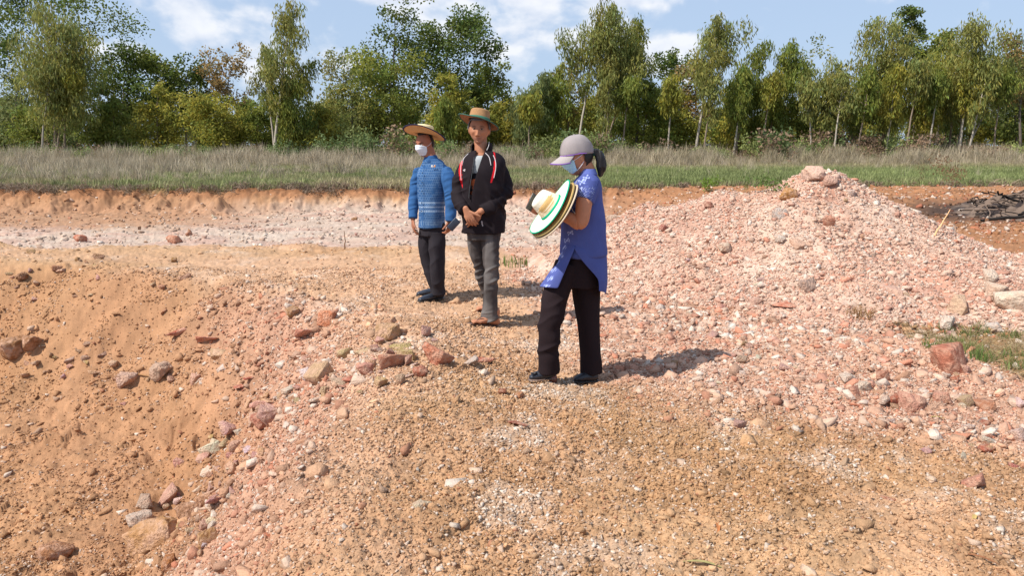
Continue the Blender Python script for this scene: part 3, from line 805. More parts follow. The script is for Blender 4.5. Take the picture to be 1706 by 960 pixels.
def make_tree(kind, seed, Ht_, W, lean=(0, 0), leaves=5200, stems=1, clear=.25):
    """returns trunk mesh, crown mesh; base at origin. Ht_ height, W crown width"""
    r = np.random.default_rng(seed)
    wood = []; clumps = []
    lean = np.array([lean[0], lean[1], 0.0])
    for s in range(stems):
        off = np.array([r.normal(0, .05 * W), r.normal(0, .3), 0]) if stems > 1 else np.zeros(3)
        sl = lean + (np.array([r.normal(0, .22 * W), r.normal(0, .3), 0]) if stems > 1 else 0)
        hh = Ht_ * (1 if s == 0 else r.uniform(.7, .97))
        t = np.linspace(0, 1, 12)
        wob = np.cumsum(r.normal(0, .012 * hh, (12, 3)), 0) * np.array([1, 1, 0]) * .7
        path = off + np.outer(t, np.array([0, 0, hh])) + np.outer(t ** 1.3, sl) + wob * t[:, None]
        r0 = (.0100 if kind in ('euc', 'bare') else .012) * hh * (1 if s == 0 else .75) + .02
        wood.append(tube(path, r0 * (1 - .9 * t) + .008, 6))
        nb = int({'euc': 20, 'broad': 22, 'bushy': 22, 'sparse': 17, 'bare': 15}[kind] * (1 if s == 0 else .7))
        for b in range(nb):
            f = clear + (1 - clear) * ((b + r.random()) / nb) ** (.85 if kind != 'bushy' else 1)
            i = f * 11; i0 = min(int(i), 10); p = path[i0] * (1 - (i - i0)) + path[i0 + 1] * (i - i0)
            rel = (f - clear) / (1 - clear)
            if kind == 'euc': env = .30 + .75 * math.sin(math.pi * min(1, rel * .92 + .08)) ** .8
            elif kind == 'bushy': env = 1.05 * (1 - rel) ** .55 + .15
            else: env = math.sqrt(max(.03, 1 - (rel * 1.25 - .45) ** 2 * .95)) if rel < .99 else .2
            le = W / 2 * env * r.uniform(.55, 1.08) / (1 if stems == 1 else 1.35)
            th = r.random() * 6.28; up = {'euc': .9, 'broad': .55, 'bushy': .35, 'sparse': .8, 'bare': 1.1}[kind]
            d = np.array([math.cos(th), math.sin(th), up * r.uniform(.5, 1.3)])
            q = np.linspace(0, 1, 5)[:, None]
            bp = p + q * d * le + np.concatenate([np.zeros((1, 3)), np.cumsum(r.normal(0, .045 * le, (4, 3)), 0)])
            if kind == 'euc': bp[:, 2] -= (q[:, 0] ** 2) * le * .25
            wood.append(tube(bp, np.linspace(r0 * .34 * (1.15 - f), .006, 5) + .006, 4))
            for k in range(3 if kind != 'bare' else 1):
                cp = bp[r.integers(2, 5)] + r.normal(0, .10 * le + .1, 3)
                clumps.append((cp, le * r.uniform(.26, .50) + .22, r.random()))
        clumps.append((path[-1], .035 * Ht_ + .2, r.random())); clumps.append((path[-2], .045 * Ht_ + .2, r.random()))
    V, Fc = merge(wood)
    trunk = mesh_np('trunk', V, Fc, m_bark, smooth=True)
    cpos = np.array([c[0] for c in clumps]); crad = np.array([c[1] for c in clumps]); ctone = np.array([c[2] for c in clumps])
    if kind == 'sparse': leaves = int(leaves * .5)
    if kind == 'bare': leaves = int(leaves * .12)
    wts = crad ** 2; wts /= wts.sum()
    ci = r.choice(len(clumps), leaves, p=wts)
    g = r.normal(size=(leaves, 3)); g /= np.linalg.norm(g, axis=1)[:, None]
    rad = crad[ci] * r.random(leaves) ** .45
    shape = np.array([1, 1, 1.35 if kind == 'euc' else .72])
    pos = cpos[ci] + g * rad[:, None] * shape
    if kind == 'euc':
        dirs = r.normal(0, .38, (leaves, 3)) + np.array([0, 0, -1.0]) + lean / Ht_ * .5; ln = r.uniform(.28, .58, leaves); wd = r.uniform(.07, .13, leaves)
    elif kind == 'bushy':
        dirs = r.normal(0, .7, (leaves, 3)) + np.array([0, 0, -.35]); ln = r.uniform(.24, .46, leaves); wd = r.uniform(.10, .18, leaves)
    else:
        dirs = r.normal(0, 1, (leaves, 3)) + np.array([0, 0, -.25]); ln = r.uniform(.22, .40, leaves); wd = r.uniform(.14, .26, leaves)
    pos[:, 2] = np.maximum(pos[:, 2], .3)
    V, Fc = leaf_quads(pos, dirs, ln, wd, r)
    # leaf colour: each clump its own tone, young leaves lighter; tint per tree through the object colour
    tone = .72 + .55 * ctone[ci] + r.normal(0, .13, leaves)
    warm = np.clip(.5 + .5 * (ctone[ci] * 7 % 1) + r.normal(0, .15, leaves), 0, 1.3)
    c = np.stack([tone * (.72 + .55 * warm), tone, tone * (.9 - .25 * warm)], 1)
    crown = mesh_np('crown', V, Fc, m_leaf, np.repeat(np.clip(c, .15, 1.7), 4, 0))
    return trunk, crown

GREENS = {'dark': (0.115, 0.165, 0.052), 'mid': (0.2, 0.25, 0.07), 'euc': (0.25, 0.28, 0.11), 'yellow': (0.29, 0.305, 0.078), 'pale': (0.26, 0.29, 0.16), 'brown': (0.29, 0.23, 0.13), 'blue': (0.175, 0.225, 0.115)}
BARKS = {'white': (.42, .36, .29), 'grey': (.16, .13, .105), 'tan': (.26, .195, .14), 'dark': (.07, .055, .045)}
def place_tree(meshes, x, y, sc, rz, green, bark, label, group=None, kind_name='tree'):
    o = empty(kind_name, (x, y, float(Ht(x, y)[0]) - .05), label, 'tree', group)
    o.rotation_euler = (0, 0, rz)
    o.scale = (sc, sc, sc)
    t = link('trunk', meshes[0], o); t.color = (*BARKS[bark], 1)
    c = link('crown', meshes[1], o); c.color = (*GREENS[green], 1)
    return o
# (top u, top v, base u, depth, width px, kind, green, bark, stems, clear, leaves, label)
T_ = [
 (92, 14, 100, 71, 165, 'euc', 'euc', 'tan', 4, .22, 13000, 'broad clump of pale stemmed eucalyptus at far left, in front of the tall dark tree'),
 (100, -25, 95, 84, 205, 'broad', 'dark', 'dark', 1, .35, 9000, 'tallest dark spreading tree at far left rising behind the eucalyptus clump'),
 (205, 92, 200, 82, 105, 'broad', 'dark', 'grey', 1, .3, 6000, 'dark round crowned tree just right of the far left clump'),
 (200, 140, 200, 74, 85, 'bushy', 'mid', 'tan', 2, .12, 5000, 'small bushy tree in front of the dark round crowned tree'),
 (262, 92, 262, 85, 75, 'broad', 'mid', 'grey', 1, .4, 4500, 'tree with two leafy knobs on top, left of centre left gap'),
 (312, 112, 310, 84, 95, 'broad', 'dark', 'grey', 1, .3, 5200, 'flat topped dark tree right of the two knobbed tree'),
 (268, 135, 270, 74, 95, 'bushy', 'yellow', 'tan', 2, .15, 5600, 'yellow green bushy tree below the two knobbed tree'),
 (373, 95, 375, 84, 72, 'sparse', 'brown', 'grey', 1, .5, 4200, 'thin brownish tree with a tufted top'),
 (352, 160, 352, 72, 105, 'bushy', 'yellow', 'tan', 1, .3, 5200, 'low yellowish tree with a forked bare trunk under the thin brownish tree'),
 (28, 125, 28, 80, 110, 'bushy', 'blue', 'grey', 1, .15, 5400, 'bluish green tree filling the far left edge'),
 (492, 0, 456, 70, 62, 'euc', 'euc', 'white', 1, .30, 4200, 'tall slim leaning eucalyptus touching the top edge, left of the men'),
 (432, 75, 458, 71, 45, 'euc', 'euc', 'white', 1, .45, 1800, 'thin wispy stem leaning left from the foot of the tall slim eucalyptus'),
 (490, 105, 475, 71, 95, 'euc', 'mid', 'white', 2, .12, 8000, 'dense weeping eucalyptus at the right foot of the tall slim one'),
 (430, 170, 425, 74, 70, 'bushy', 'mid', 'tan', 1, .15, 4000, 'short green tree left of the dense weeping eucalyptus'),
 (572, 100, 570, 88, 92, 'sparse', 'pale', 'grey', 1, .35, 5200, 'pale half bare feathery tree behind the centre left trees'),
 (585, 140, 590, 76, 100, 'bushy', 'euc', 'grey', 1, .15, 6200, 'rounded olive tree in front of the pale feathery tree'),
 (655, 15, 660, 82, 112, 'sparse', 'dark', 'dark', 1, .45, 5600, 'tall open crowned tree with gaps of sky, left of the dense dark tree'),
 (742, 35, 740, 82, 135, 'broad', 'dark', 'dark', 1, .3, 10000, 'dense dark round tree rising above the men'),
 (650, 105, 650, 77, 120, 'broad', 'mid', 'grey', 1, .2, 7000, 'broad mid green tree under the tall open crowned tree'),
 (737, 122, 735, 72, 95, 'bushy', 'yellow', 'tan', 2, .12, 7000, 'yellow green weeping tree right behind the left hand straw hat'),
 (812, 108, 812, 84, 75, 'broad', 'mid', 'grey', 1, .3, 4600, 'small topped green tree right of the dense dark tree'),
 (790, 165, 790, 74, 80, 'bushy', 'mid', 'tan', 1, .1, 4600, 'low green tree behind the bearer of the green trimmed hat'),
 (530, 175, 530, 73, 80, 'bushy', 'yellow', 'tan', 1, .1, 4200, 'low yellow green tree left of the rounded olive tree'),
 (870, 120, 865, 72, 72, 'euc', 'blue', 'tan', 2, .18, 5600, 'bluish weeping eucalyptus right of the man in the dark jacket'),
 (922, 108, 915, 74, 72, 'euc', 'mid', 'tan', 2, .15, 5600, 'green weeping eucalyptus above the woman in the cap'),
 (948, 100, 945, 76, 34, 'bare', 'brown', 'tan', 1, .35, 4000, 'bare brown topped sapling above the cap'),
 (1000, 45, 960, 71, 74, 'euc', 'euc', 'white', 1, .50, 5200, 'eucalyptus with a slanting white trunk just right of the woman'),
 (1036, 8, 1008, 71, 92, 'euc', 'euc', 'tan', 2, .40, 8500, 'tallest eucalyptus in the middle with paired leaning trunks'),
 (1068, 38, 1060, 74, 72, 'euc', 'mid', 'grey', 1, .35, 5400, 'leafy eucalyptus against the right side of the tallest middle one'),
 (1078, 135, 1070, 74, 100, 'bushy', 'mid', 'tan', 1, .1, 6200, 'full green tree at the foot of the middle eucalyptus group'),
 (975, 150, 975, 76, 80, 'bushy', 'yellow', 'tan', 1, .1, 4800, 'yellow green tree between the slanting white trunk and the cap'),
 (1110, 88, 1110, 86, 62, 'sparse', 'dark', 'dark', 1, .4, 5200, 'small dark broad leaved tree standing in the gap of sky'),
 (1198, 30, 1158, 70, 64, 'euc', 'euc', 'white', 1, .48, 5200, 'tall slender eucalyptus with a bright bare trunk above the heap'),
 (1160, 110, 1160, 76, 62, 'sparse', 'brown', 'tan', 1, .3, 4200, 'brownish thin tree behind the bright bare trunk'),
 (1130, 160, 1130, 76, 90, 'bushy', 'yellow', 'tan', 1, .1, 5200, 'light green bushy tree left of the bright bare trunk'),
 (1242, 72, 1225, 73, 84, 'euc', 'mid', 'tan', 2, .28, 6800, 'feathery eucalyptus right of the tall slender one'),
 (1292, 72, 1275, 73, 88, 'euc', 'mid', 'tan', 2, .25, 7000, 'second feathery eucalyptus, standing left of the bare branched tree'),
 (1338, 100, 1338, 80, 70, 'bare', 'pale', 'white', 1, .4, 5200, 'bare white branched tree with few leaves'),
 (1395, 105, 1380, 72, 92, 'euc', 'euc', 'white', 2, .25, 7000, 'bushy topped eucalyptus with a crooked white trunk, right of the bare tree'),
 (1440, 128, 1430, 74, 70, 'euc', 'mid', 'tan', 1, .25, 4200, 'shorter eucalyptus in the dip of the treeline at right'),
 (1482, 28, 1470, 73, 108, 'euc', 'euc', 'tan', 3, .25, 10000, 'wide tall eucalyptus cluster on the right half'),
 (1522, 5, 1520, 84, 50, 'broad', 'dark', 'grey', 1, .45, 4200, 'narrow dark topped tree poking up behind the wide cluster'),
 (1562, 60, 1560, 82, 72, 'broad', 'mid', 'grey', 1, .35, 4800, 'bright green round topped tree between the two right clusters'),
 (1548, 95, 1540, 72, 84, 'euc', 'yellow', 'white', 2, .3, 6000, 'yellowish eucalyptus in front of the bright green round topped tree'),
 (1638, 38, 1600, 71, 118, 'euc', 'euc', 'white', 4, .34, 11500, 'rightmost tall eucalyptus cluster with many pale slanting trunks'),
 (1596, 75, 1580, 74, 60, 'euc', 'mid', 'tan', 1, .3, 4200, 'slim eucalyptus left of the rightmost tall cluster'),
 (1698, 62, 1700, 77, 52, 'sparse', 'brown', 'grey', 1, .4, 5200, 'rust leaved tree cut by the right edge'),
 (1690, 110, 1694, 82, 90, 'broad', 'dark', 'grey', 1, .2, 5200, 'dark tree behind the rust leaved tree at the right edge'),
 (60, 175, 62, 74, 90, 'bushy', 'mid', 'tan', 1, .1, 4200, 'low green tree beneath the far left eucalyptus clump'),
 (1330, 165, 1330, 74, 90, 'bushy', 'mid', 'tan', 1, .1, 4800, 'low green tree under the bare white branched tree'),
 (1230, 150, 1230, 76, 80, 'bushy', 'yellow', 'tan', 1, .1, 4200, 'low yellow green tree behind the feathery eucalyptus'),
 (840, 170, 838, 75, 70, 'bushy', 'yellow', 'tan', 1, .1, 4000, 'low light green tree left of the bluish weeping eucalyptus'),
]
SAP = [(1018, 120, 1002, 'white', 'right of the cap'), (1052, 130, 1034, 'tan', 'under the tallest middle eucalyptus'), (1128, 125, 1112, 'white', 'below the small dark tree'), (1190, 120, 1172, 'tan', 'beside the bright bare trunk'),
 (1243, 115, 1222, 'white', 'above the second shoulder of the heap'), (1290, 118, 1268, 'tan', 'left of the heap summit'), (1408, 120, 1388, 'white', 'right of the heap summit'), (1452, 112, 1428, 'tan', 'in the dip of the treeline'),
 (1492, 105, 1476, 'white', 'left in the wide cluster'), (1528, 100, 1508, 'tan', 'right in the wide cluster'), (1570, 110, 1546, 'white', 'between the two right clusters'), (1622, 90, 1598, 'white', 'first in the rightmost cluster'), (1650, 95, 1612, 'white', 'most slanted in the rightmost cluster'),
 (1672, 110, 1655, 'tan', 'last before the rust leaved tree'), (120, 110, 92, 'tan', 'leaning in the far left clump'), (86, 100, 68, 'white', 'leftmost in the far left clump'), (745, 165, 738, 'tan', 'behind the two men'), (885, 160, 880, 'tan', 'left of the cap'), (1340, 130, 1352, 'white', 'under the bare branched tree')]
for k, (tu, tv, bu, bark, where) in enumerate(SAP):
    T_.append((tu, tv, bu, 68.5 + .5 * (k % 3), 34, 'euc', ('euc', 'mid', 'yellow')[k % 3], bark, 1, .36 + .09 * (k * 7 % 4), 1500 + 300 * (k * 5 % 3), 'slender pale stemmed sapling %s' % where))
pool = []
for k, t in enumerate(T_):
    tu, tv, bu, Y, wpx, kind, green, bark, stems, clear, nl, label = t
    top = P(tu, tv, Y); base = P(bu, 255, Y)
    hgt = top[2] - float(Ht(base[0], Y)[0]) + .05
    ms = make_tree(kind, 300 + k, hgt * .97, wpx / F * Y, (top[0] - base[0], 0), int(nl * .95), stems, clear)
    place_tree(ms, base[0], Y, 1, 0, green, bark, label)
    if kind in ('broad', 'bushy') or (kind == 'euc' and stems > 1): pool.append((ms, hgt, green, bark, kind))
def back_rows():
    r = random.Random(3)
    rows = [(90, 4.6, (150, 178)), (103, 5.4, (160, 195)), (121, 6.4, (170, 205))]
    lab = {'broad': 'round crowned tree in the wood behind the front row', 'bushy': 'bushy tree in the wood behind the front row', 'euc': 'feathery eucalyptus in the wood behind the front row'}
    word = {'dark': 'dark green', 'mid': 'mid green', 'euc': 'olive green', 'yellow': 'yellow green', 'blue': 'bluish green', 'brown': 'brown', 'pale': 'pale'}
    for Y, step, (v0, v1) in rows:
        x = -Y * .80
        while x < Y * .80:
            ms, h, g, b, kd = r.choice(pool)
            tv = r.uniform(v0, v1); want = P(853, tv, Y)[2]
            place_tree(ms, x + r.uniform(-1, 1), Y + r.uniform(-3, 3), want / h, r.random() * 6.28, g, b, '%s %s standing in the wood behind the front row' % (word[g], lab[kd].split(' in ')[0]), group='%s %ss in the wood' % (word[g], lab[kd].split(' in ')[0]))
            x += step * r.uniform(.75, 1.25)
back_rows()

# ---- grass, dry grass, undergrowth as uncountable stuff
def tuft_mesh(name, seed, blades, h, spread, width, bend=.35, mat=None):
    r = np.random.default_rng(seed); V = []; Fc = []
    for b in range(blades):
        a = r.random() * 6.28; rr = spread * r.random() ** .6
        base = np.array([math.cos(a) * rr, math.sin(a) * rr, 0]); hh = h * r.uniform(.5, 1)
        d = r.normal(0, 1, 2); d /= np.hypot(*d); k = bend * r.random() * hh
        s = np.array([-d[1], d[0], 0]) * width * r.uniform(.6, 1.2) / 2
        m = base + np.array([d[0] * k * .3, d[1] * k * .3, hh * .55]); t = base + np.array([d[0] * k, d[1] * k, hh])
        o = len(V); V += [base - s, base + s, m + s * .8, m - s * .8, t]
        Fc += [(o, o + 1, o + 2, o + 3), (o + 3, o + 2, o + 4)]
    me = bpy.data.meshes.new(name); me.from_pydata([tuple(v) for v in V], [], Fc); me.materials.append(mat or m_tuft); me.update()
    return me
def bush_mesh(name, seed, n, h, w, ln, mat=None, stems=True):
    r = np.random.default_rng(seed)
    c = r.normal(0, .38, (9, 3)) * np.array([w / 2, w / 2, 0]) + np.stack([0 * np.arange(9), 0 * np.arange(9), r.uniform(.15, .85, 9) * h], 1)
    ci = r.integers(0, 9, n); g = r.normal(size=(n, 3)); g /= np.linalg.norm(g, axis=1)[:, None]
    pos = c[ci] + g * (r.random(n) ** .5)[:, None] * np.array([w * .28, w * .28, h * .24]); pos[:, 2] = np.abs(pos[:, 2])
    V, Fc = leaf_quads(pos, r.normal(0, 1, (n, 3)) + np.array([0, 0, .2]), r.uniform(.6, 1.2, n) * ln, r.uniform(.3, .5, n) * ln, r)
    return mesh_np(name, V, Fc, mat or m_bush)
def veg_pts(r, n, y0, y1, power=1.0):
    y = y0 + (y1 - y0) * r.random(n) ** power
    x = (r.random(n) * 2 - 1) * (y * .80 + 1)
    return x, y
def grow(name, label, protos, x, y, s, col, r, cat='grass', tilt=.12, zs=None):
    n = len(x)
    z = Ht(x, y) - .01
    rot = np.stack([r.normal(0, tilt, n), r.normal(0, tilt, n), r.random(n) * 6.28], 1)
    scl = np.repeat(s[:, None], 3, 1)
    if zs is not None: scl[:, 2] *= zs
    scatter(name, protos, np.stack([x, y, z], 1), rot, scl, r.integers(0, len(protos), n), np.clip(col, .01, .8), label=label, cat=cat)
def vegetation():
    r = np.random.default_rng(21)
    green = [tuft_mesh('green_tuft', 50 + k, 26, .22, .26, .022, .5) for k in range(4)]
    dry = [tuft_mesh('dry_tuft', 60 + k, 30, 1.0, .28, .022, .55) for k in range(5)]
    # green sward
    n = 42000; x, y = veg_pts(r, n, 26.5, 64, 1.25)
    fe = field_edge(x)
    nn = fbm(x * .12, y * .25, 3, 131); n2 = fbm(x * .5, y * .9, 3, 132)
    right = ss(0, 6, x / y * 40)
    keep = (y > fe + .1) & (r.random(n) < .35 + .8 * ss(.35, .55, nn + .25 * right))
    # green is strongest in a strip, drier near the rim on the left and towards the trees
    x, y, n2, nn = x[keep], y[keep], n2[keep], nn[keep]; n = len(x)
    g = np.clip(ss(.35, .62, n2) * .6 + .45 * ss(0, 8, x) + .25 * ss(29, 33, y) * ss(46, 38, y), 0, 1)
    g = np.clip(g + .25, 0, 1) * (1 - .6 * ss(44, 54, y))
    col = mixc_np(np.repeat(np.array([[.40, .32, .19]]), n, 0), np.array([.235, .265, .10]), g) * ((.72 + .56 * fbm(x * .35, y * .22, 4, 134)) * (1 + r.normal(0, .16, n)))[:, None]
    grow('field_grass', 'short green and buff grass covering the field beyond the pit', green, x, y, r.uniform(.7, 1.5, n), col, r)
    # tall dry grass
    n = 17000; x, y = veg_pts(r, n, 28.2, 69, .75)
    nn = fbm(x * .16, y * .16, 3, 141); q = x / y
    dens = ss(50, 60, y) * (.25 + .9 * ss(.38, .60, fbm(x * .22 + 4, y * .3, 3, 146))) + ss(.47, .60, nn) * .26 * ss(.05, -.15, q) + .5 * np.exp(-((q + .50) / .085) ** 2) * ss(29, 31, y) * (1 - ss(42, 48, y)) + .05 * ss(36, 42, y)
    dens = dens * (1 - .8 * ss(.08, .14, q) * (1 - ss(50, 58, y)))
    keep = r.random(n) < dens
    x, y = x[keep], y[keep]; n = len(x)
    base = np.array([[.46, .38, .27]])
    col = mixc_np(np.repeat(base, n, 0), np.array([.30, .245, .14]), r.random(n) * (.35 + .6 * ss(0, 15, x) * ss(50, 56, y))) * (1 + r.normal(0, .16, n))[:, None]
    grow('dry_grass', 'tall bleached dry grass standing in front of the trees and in clumps on the field', dry, x, y, r.uniform(.5, 1.2, n) * (.65 + .4 * ss(50, 62, y)) * (.7 + .9 * ss(.4, .7, fbm(x * .35, y * .3, 3, 145))), col, r, tilt=.2)
    # single tall stalks
    stalk = [tuft_mesh('stalk', 120 + k, 5, 1.5, .35, .016, .35) for k in range(4)]
    n = 2600; x, y = veg_pts(r, n, 27.8, 68, .6)
    keep = r.random(n) < .25 + .75 * ss(.42, .6, fbm(x * .3, y * .3, 3, 148)); x, y = x[keep], y[keep]; n = len(x)
    col = np.where((r.random(n) < .25)[:, None], np.array([[.24, .27, .10]]), np.array([[.56, .46, .33]])) * (1 + r.normal(0, .15, n))[:, None]
    grow('dry_stalks', 'single bleached stalks standing up out of the field grass', stalk, x, y, r.uniform(.35, 1.0, n) * (.6 + .5 * ss(45, 60, y)), col, r, tilt=.22)
    # dead brown turf overhanging the pit rim
    n = 3400; x = r.uniform(-24, 24, n); y = field_edge(x) + r.normal(.12, .16, n)
    nn = fbm(x * .6, y * 0, 3, 151)
    keep = (r.random(n) < .25 + ss(.4, .6, nn)) & ((x < 5) | (r.random(n) < .35)); x, y = x[keep], y[keep]; n = len(x)
    col = np.array([[.30, .22, .155]]) * (1 + r.normal(0, .2, n))[:, None]
    rot = np.stack([r.normal(.7, .4, n), r.normal(0, .3, n), r.normal(0, .5, n)], 1)
    scatter('dead_turf', [tuft_mesh('turf_clod', 70 + k, 30, .17, .18, .02, 1.3) for k in range(3)], np.stack([x, y, Ht(x, y) + .0], 1), rot, r.uniform(.6, 1.3, n), r.integers(0, 3, n), np.clip(col, .02, .5),
            label='matted dead brown turf hanging over the pit rim', cat='turf')
    # undergrowth
    bush = [bush_mesh('bush', 80 + k, 260, 1.7, 2.0, .22) for k in range(5)]
    n = 1150; x, y = veg_pts(r, n, 61.5, 80); q = x / y
    cc = np.where((r.random(n) < .18 + .34 * ss(.12, .2, q))[:, None], np.array([[.25, .165, .105]]), np.where((r.random(n) < .5)[:, None], np.array([[.24, .27, .085]]), np.array([[.15, .20, .07]])))
    col = cc * (1 + r.normal(0, .2, n))[:, None]
    grow('undergrowth', 'tangled green and rusty brown undergrowth along the foot of the treeline', bush, x, y, r.uniform(.55, 1.3, n) * (.7 + .7 * ss(.5, .75, fbm(x * .18, y * .1, 3, 149))), col, r, cat='undergrowth')
    # straw patch and weeds at the right
    n = 5200; x = r.uniform(2.6, 5.6, n); y = r.uniform(4.2, 7.0, n); m = masks(x, y)
    keep = (m['straw'] > .35) & (heap_h(x, y) < .02); x, y = x[keep], y[keep]; n = len(x)
    nn = fbm(x * 2.2, y * 2.2, 3, 161)
    gr = (ss(.54, .64, nn) * r.random(n)) > .35
    col = np.where(gr[:, None], np.array([[.16, .19, .06]]), np.array([[.38, .285, .16]])) * (1 + r.normal(0, .2, n))[:, None]
    rot = np.stack([np.where(gr, r.normal(0, .3, n), r.normal(1.2, .35, n)), r.normal(0, .4, n), r.random(n) * 6.28], 1)
    scatter('straw_litter', [tuft_mesh('straw_wisp', 90 + k, 9, .075, .03, .0035, .9) for k in range(4)], np.stack([x, y, Hd(x, y)], 1), rot, r.uniform(.6, 1.3, n), r.integers(0, 4, n), col,
            label='flattened straw with short green grass right of the large red rock', cat='straw')
vegetation()
# ------------------------------------------------------------------ small plants, sticks, burnt pile
def plant_obj(name, mesh, leafm, u, v, s, rgb, label, cat, zoff=0):
    q = hit(u, v); me = mesh.copy(); me.materials.clear(); me.materials.append(leafm)
    set_col(me, np.ones((len(me.vertices), 3)))
    o = link(name, me); o.location = (q[0], q[1], q[2] + zoff); o.scale = (s, s, s); o.color = (*rgb, 1)
    return tag(o, label, cat)
m_plant = leaf_mat('plant_leaves', objmul=True)
plant_obj('leafy_shrub', bush_mesh('s1', 201, 260, 1.0, 1.0, .16), m_plant, 1181, 319, .62, (.16, .26, .035), 'small bright green shrub just behind the left shoulder of the spoil heap', 'shrub')
plant_obj('leafy_weed', bush_mesh('s2', 202, 240, 1.6, .8, .12), m_plant, 1242, 322, .34, (.10, .19, .04), 'taller dark green weed behind the dip in the spoil heap', 'weed')
plant_obj('leafy_weed', bush_mesh('s3', 203, 240, .6, 1.6, .12), m_plant, 1275, 324, .36, (.12, .19, .045), 'low spreading weed right of the taller dark green weed', 'weed')
plant_obj('dead_bush', bush_mesh('s4', 204, 420, 1.6, 1.7, .10), m_plant, 1575, 322, .80, (.22, .13, .07), 'brown withered bush standing beside the burnt pile', 'bush')
plant_obj('dead_bush', bush_mesh('s5', 205, 160, 1.5, .6, .10), m_plant, 1530, 316, .62, (.17, .13, .06), 'thin withered bush left of the brown one', 'bush')
plant_obj('grass_tuft', tuft_mesh('s6', 206, 60, .12, .16, .008, .6), m_plant, 857, 443, 1.3, (.15, .21, .05), 'tuft of green grass on the ground behind the man in the dark jacket', 'grass tuft')
plant_obj('dry_clump', tuft_mesh('s7', 207, 90, .12, .10, .006, 1.3), m_plant, 1433, 530, 1.1, (.36, .22, .10), 'clump of dead yellow roots at the front of the spoil heap', 'dead clump')
plant_obj('grass_tuft', tuft_mesh('s8', 208, 80, .085, .07, .0045, .8), m_plant, 1553, 582, 1.1, (.14, .20, .05), 'tuft of green grass just behind the large brick red rock', 'grass tuft')
plant_obj('grass_tuft', tuft_mesh('s9', 209, 80, .085, .09, .0045, .8), m_plant, 1630, 600, 1.1, (.14, .22, .05), 'bright green grass tuft to the right of the large brick red rock', 'grass tuft')

for o_ in bpy.data.objects:
    if o_.name.startswith('leafy_weed.001'): o_['kind'] = 'stuff'
m_stick = attr_mat('dry_stem', objcol=True, scale=30, amt=.25, bump=.3, dist=.002)
def stick(name, pts, r0, r1, rgb, label, cat='stick'):
    pts = np.array(pts); n = len(pts)
    t = np.linspace(0, 1, 10); path = np.stack([np.interp(t * (n - 1), range(n), pts[:, k]) for k in range(3)], 1)
    path[1:-1] += np.random.default_rng(n).normal(0, r0 * .15, (8, 3))
    V, Fc = tube(path, np.linspace(r0, r1, 10), 6)
    o = link(name, mesh_np(name, V - pts[0], Fc, m_stick, smooth=True)); o.location = pts[0]; o.color = (*rgb, 1)
    return tag(o, label, cat)
def on(u, v, dz=0.0): q = hit(u, v); return np.array([q[0], q[1], q[2] + dz])
b = on(574, 418); stick('twig', [b, P(575, 400, b[1]), P(573, 384, b[1])], .010, .004, lin(120, 88, 64), 'thin upright twig on the crest left of the man in blue', 'twig')
b = on(1553, 398); stick('reed_stem', [b, P(1568, 374, b[1] + .1), P(1583, 349, b[1] + .2)], .012, .004, lin(222, 176, 128), 'pale dry stem leaning beside the right flank of the heap', 'stem')
stick('burnt_branch', [on(1634, 371, .04), P(1660, 364, hit(1634, 371)[1]) , P(1706, 361, hit(1634, 371)[1]), P(1760, 360, hit(1634, 371)[1])], .03, .035, (.03, .025, .022), 'long charred branch lying in front of the burnt pile', 'branch')
stick('stick', [on(228, 628, .03), on(262, 634, .03), on(284, 634, .02)], .008, .005, lin(150, 112, 76), 'short brown stick resting on the grey lump in the pit', 'stick')
def dry_leaf(u, v, L_, rz, rgb, label, w_=.16):
    q = on(u, v, .008); n = 9; V = []; Fc = []
    for i in range(n):
        t = i / (n - 1); ww = L_ * w_ * math.sin(math.pi * (.06 + .9 * t)) ** .7
        for k in (-1, 0, 1): V.append(((t - .5) * L_, k * ww / 2 + .12 * L_ * (t - .5) ** 2 * 2, .12 * L_ * math.sin(t * 3.1) + abs(k) * ww * .18))
    for i in range(n - 1):
        for k in range(2): Fc.append((i * 3 + k, i * 3 + k + 1, i * 3 + k + 4, i * 3 + k + 3))
    me = bake_shell(np.array(V), Fc)
    me.materials.append(m_stick)
    o = link('dry_leaf', me); o.location = q; o.rotation_euler = (0, 0, rz); o.color = (*lin(*rgb), 1)
    tag(o, label, 'leaf')
def bake_shell(V, Fc):
    bm = bmesh.new(); vs = [bm.verts.new(v) for v in V]
    vb = [bm.verts.new(v - np.array([0, 0, .0008])) for v in V]
    for f in Fc: bm.faces.new([vs[i] for i in f]); bm.faces.new([vb[i] for i in reversed(f)])
    me = bpy.data.meshes.new('dry_leaf'); bm.to_mesh(me); bm.free(); return me
dry_leaf(1196, 882, .10, 1.45, (176, 112, 70), 'curled brown leaf standing on the gravel in the right foreground')
dry_leaf(1172, 948, .15, -.35, (150, 138, 92), 'long olive green leaf by the bottom edge', .10)
dry_leaf(1628, 938, .14, -.6, (140, 94, 66), 'dark brown curled leaf near the bottom right corner', .10)
dry_leaf(1371, 636, .10, -1.0, (196, 168, 104), 'yellowish leaf left of the creamy white lump', .10)
dry_leaf(1623, 868, .08, 1.0, (186, 158, 98), 'yellowish leaf lying among pink stones near the right edge', .2)
dry_leaf(150, 915, .09, -1.1, (206, 158, 104), 'pale wood chip beside the dark brown clod', .12)
dry_leaf(1560, 700, .09, -.3, (190, 170, 90), 'thin yellow green leaf below the long dusty pink rock', .08)

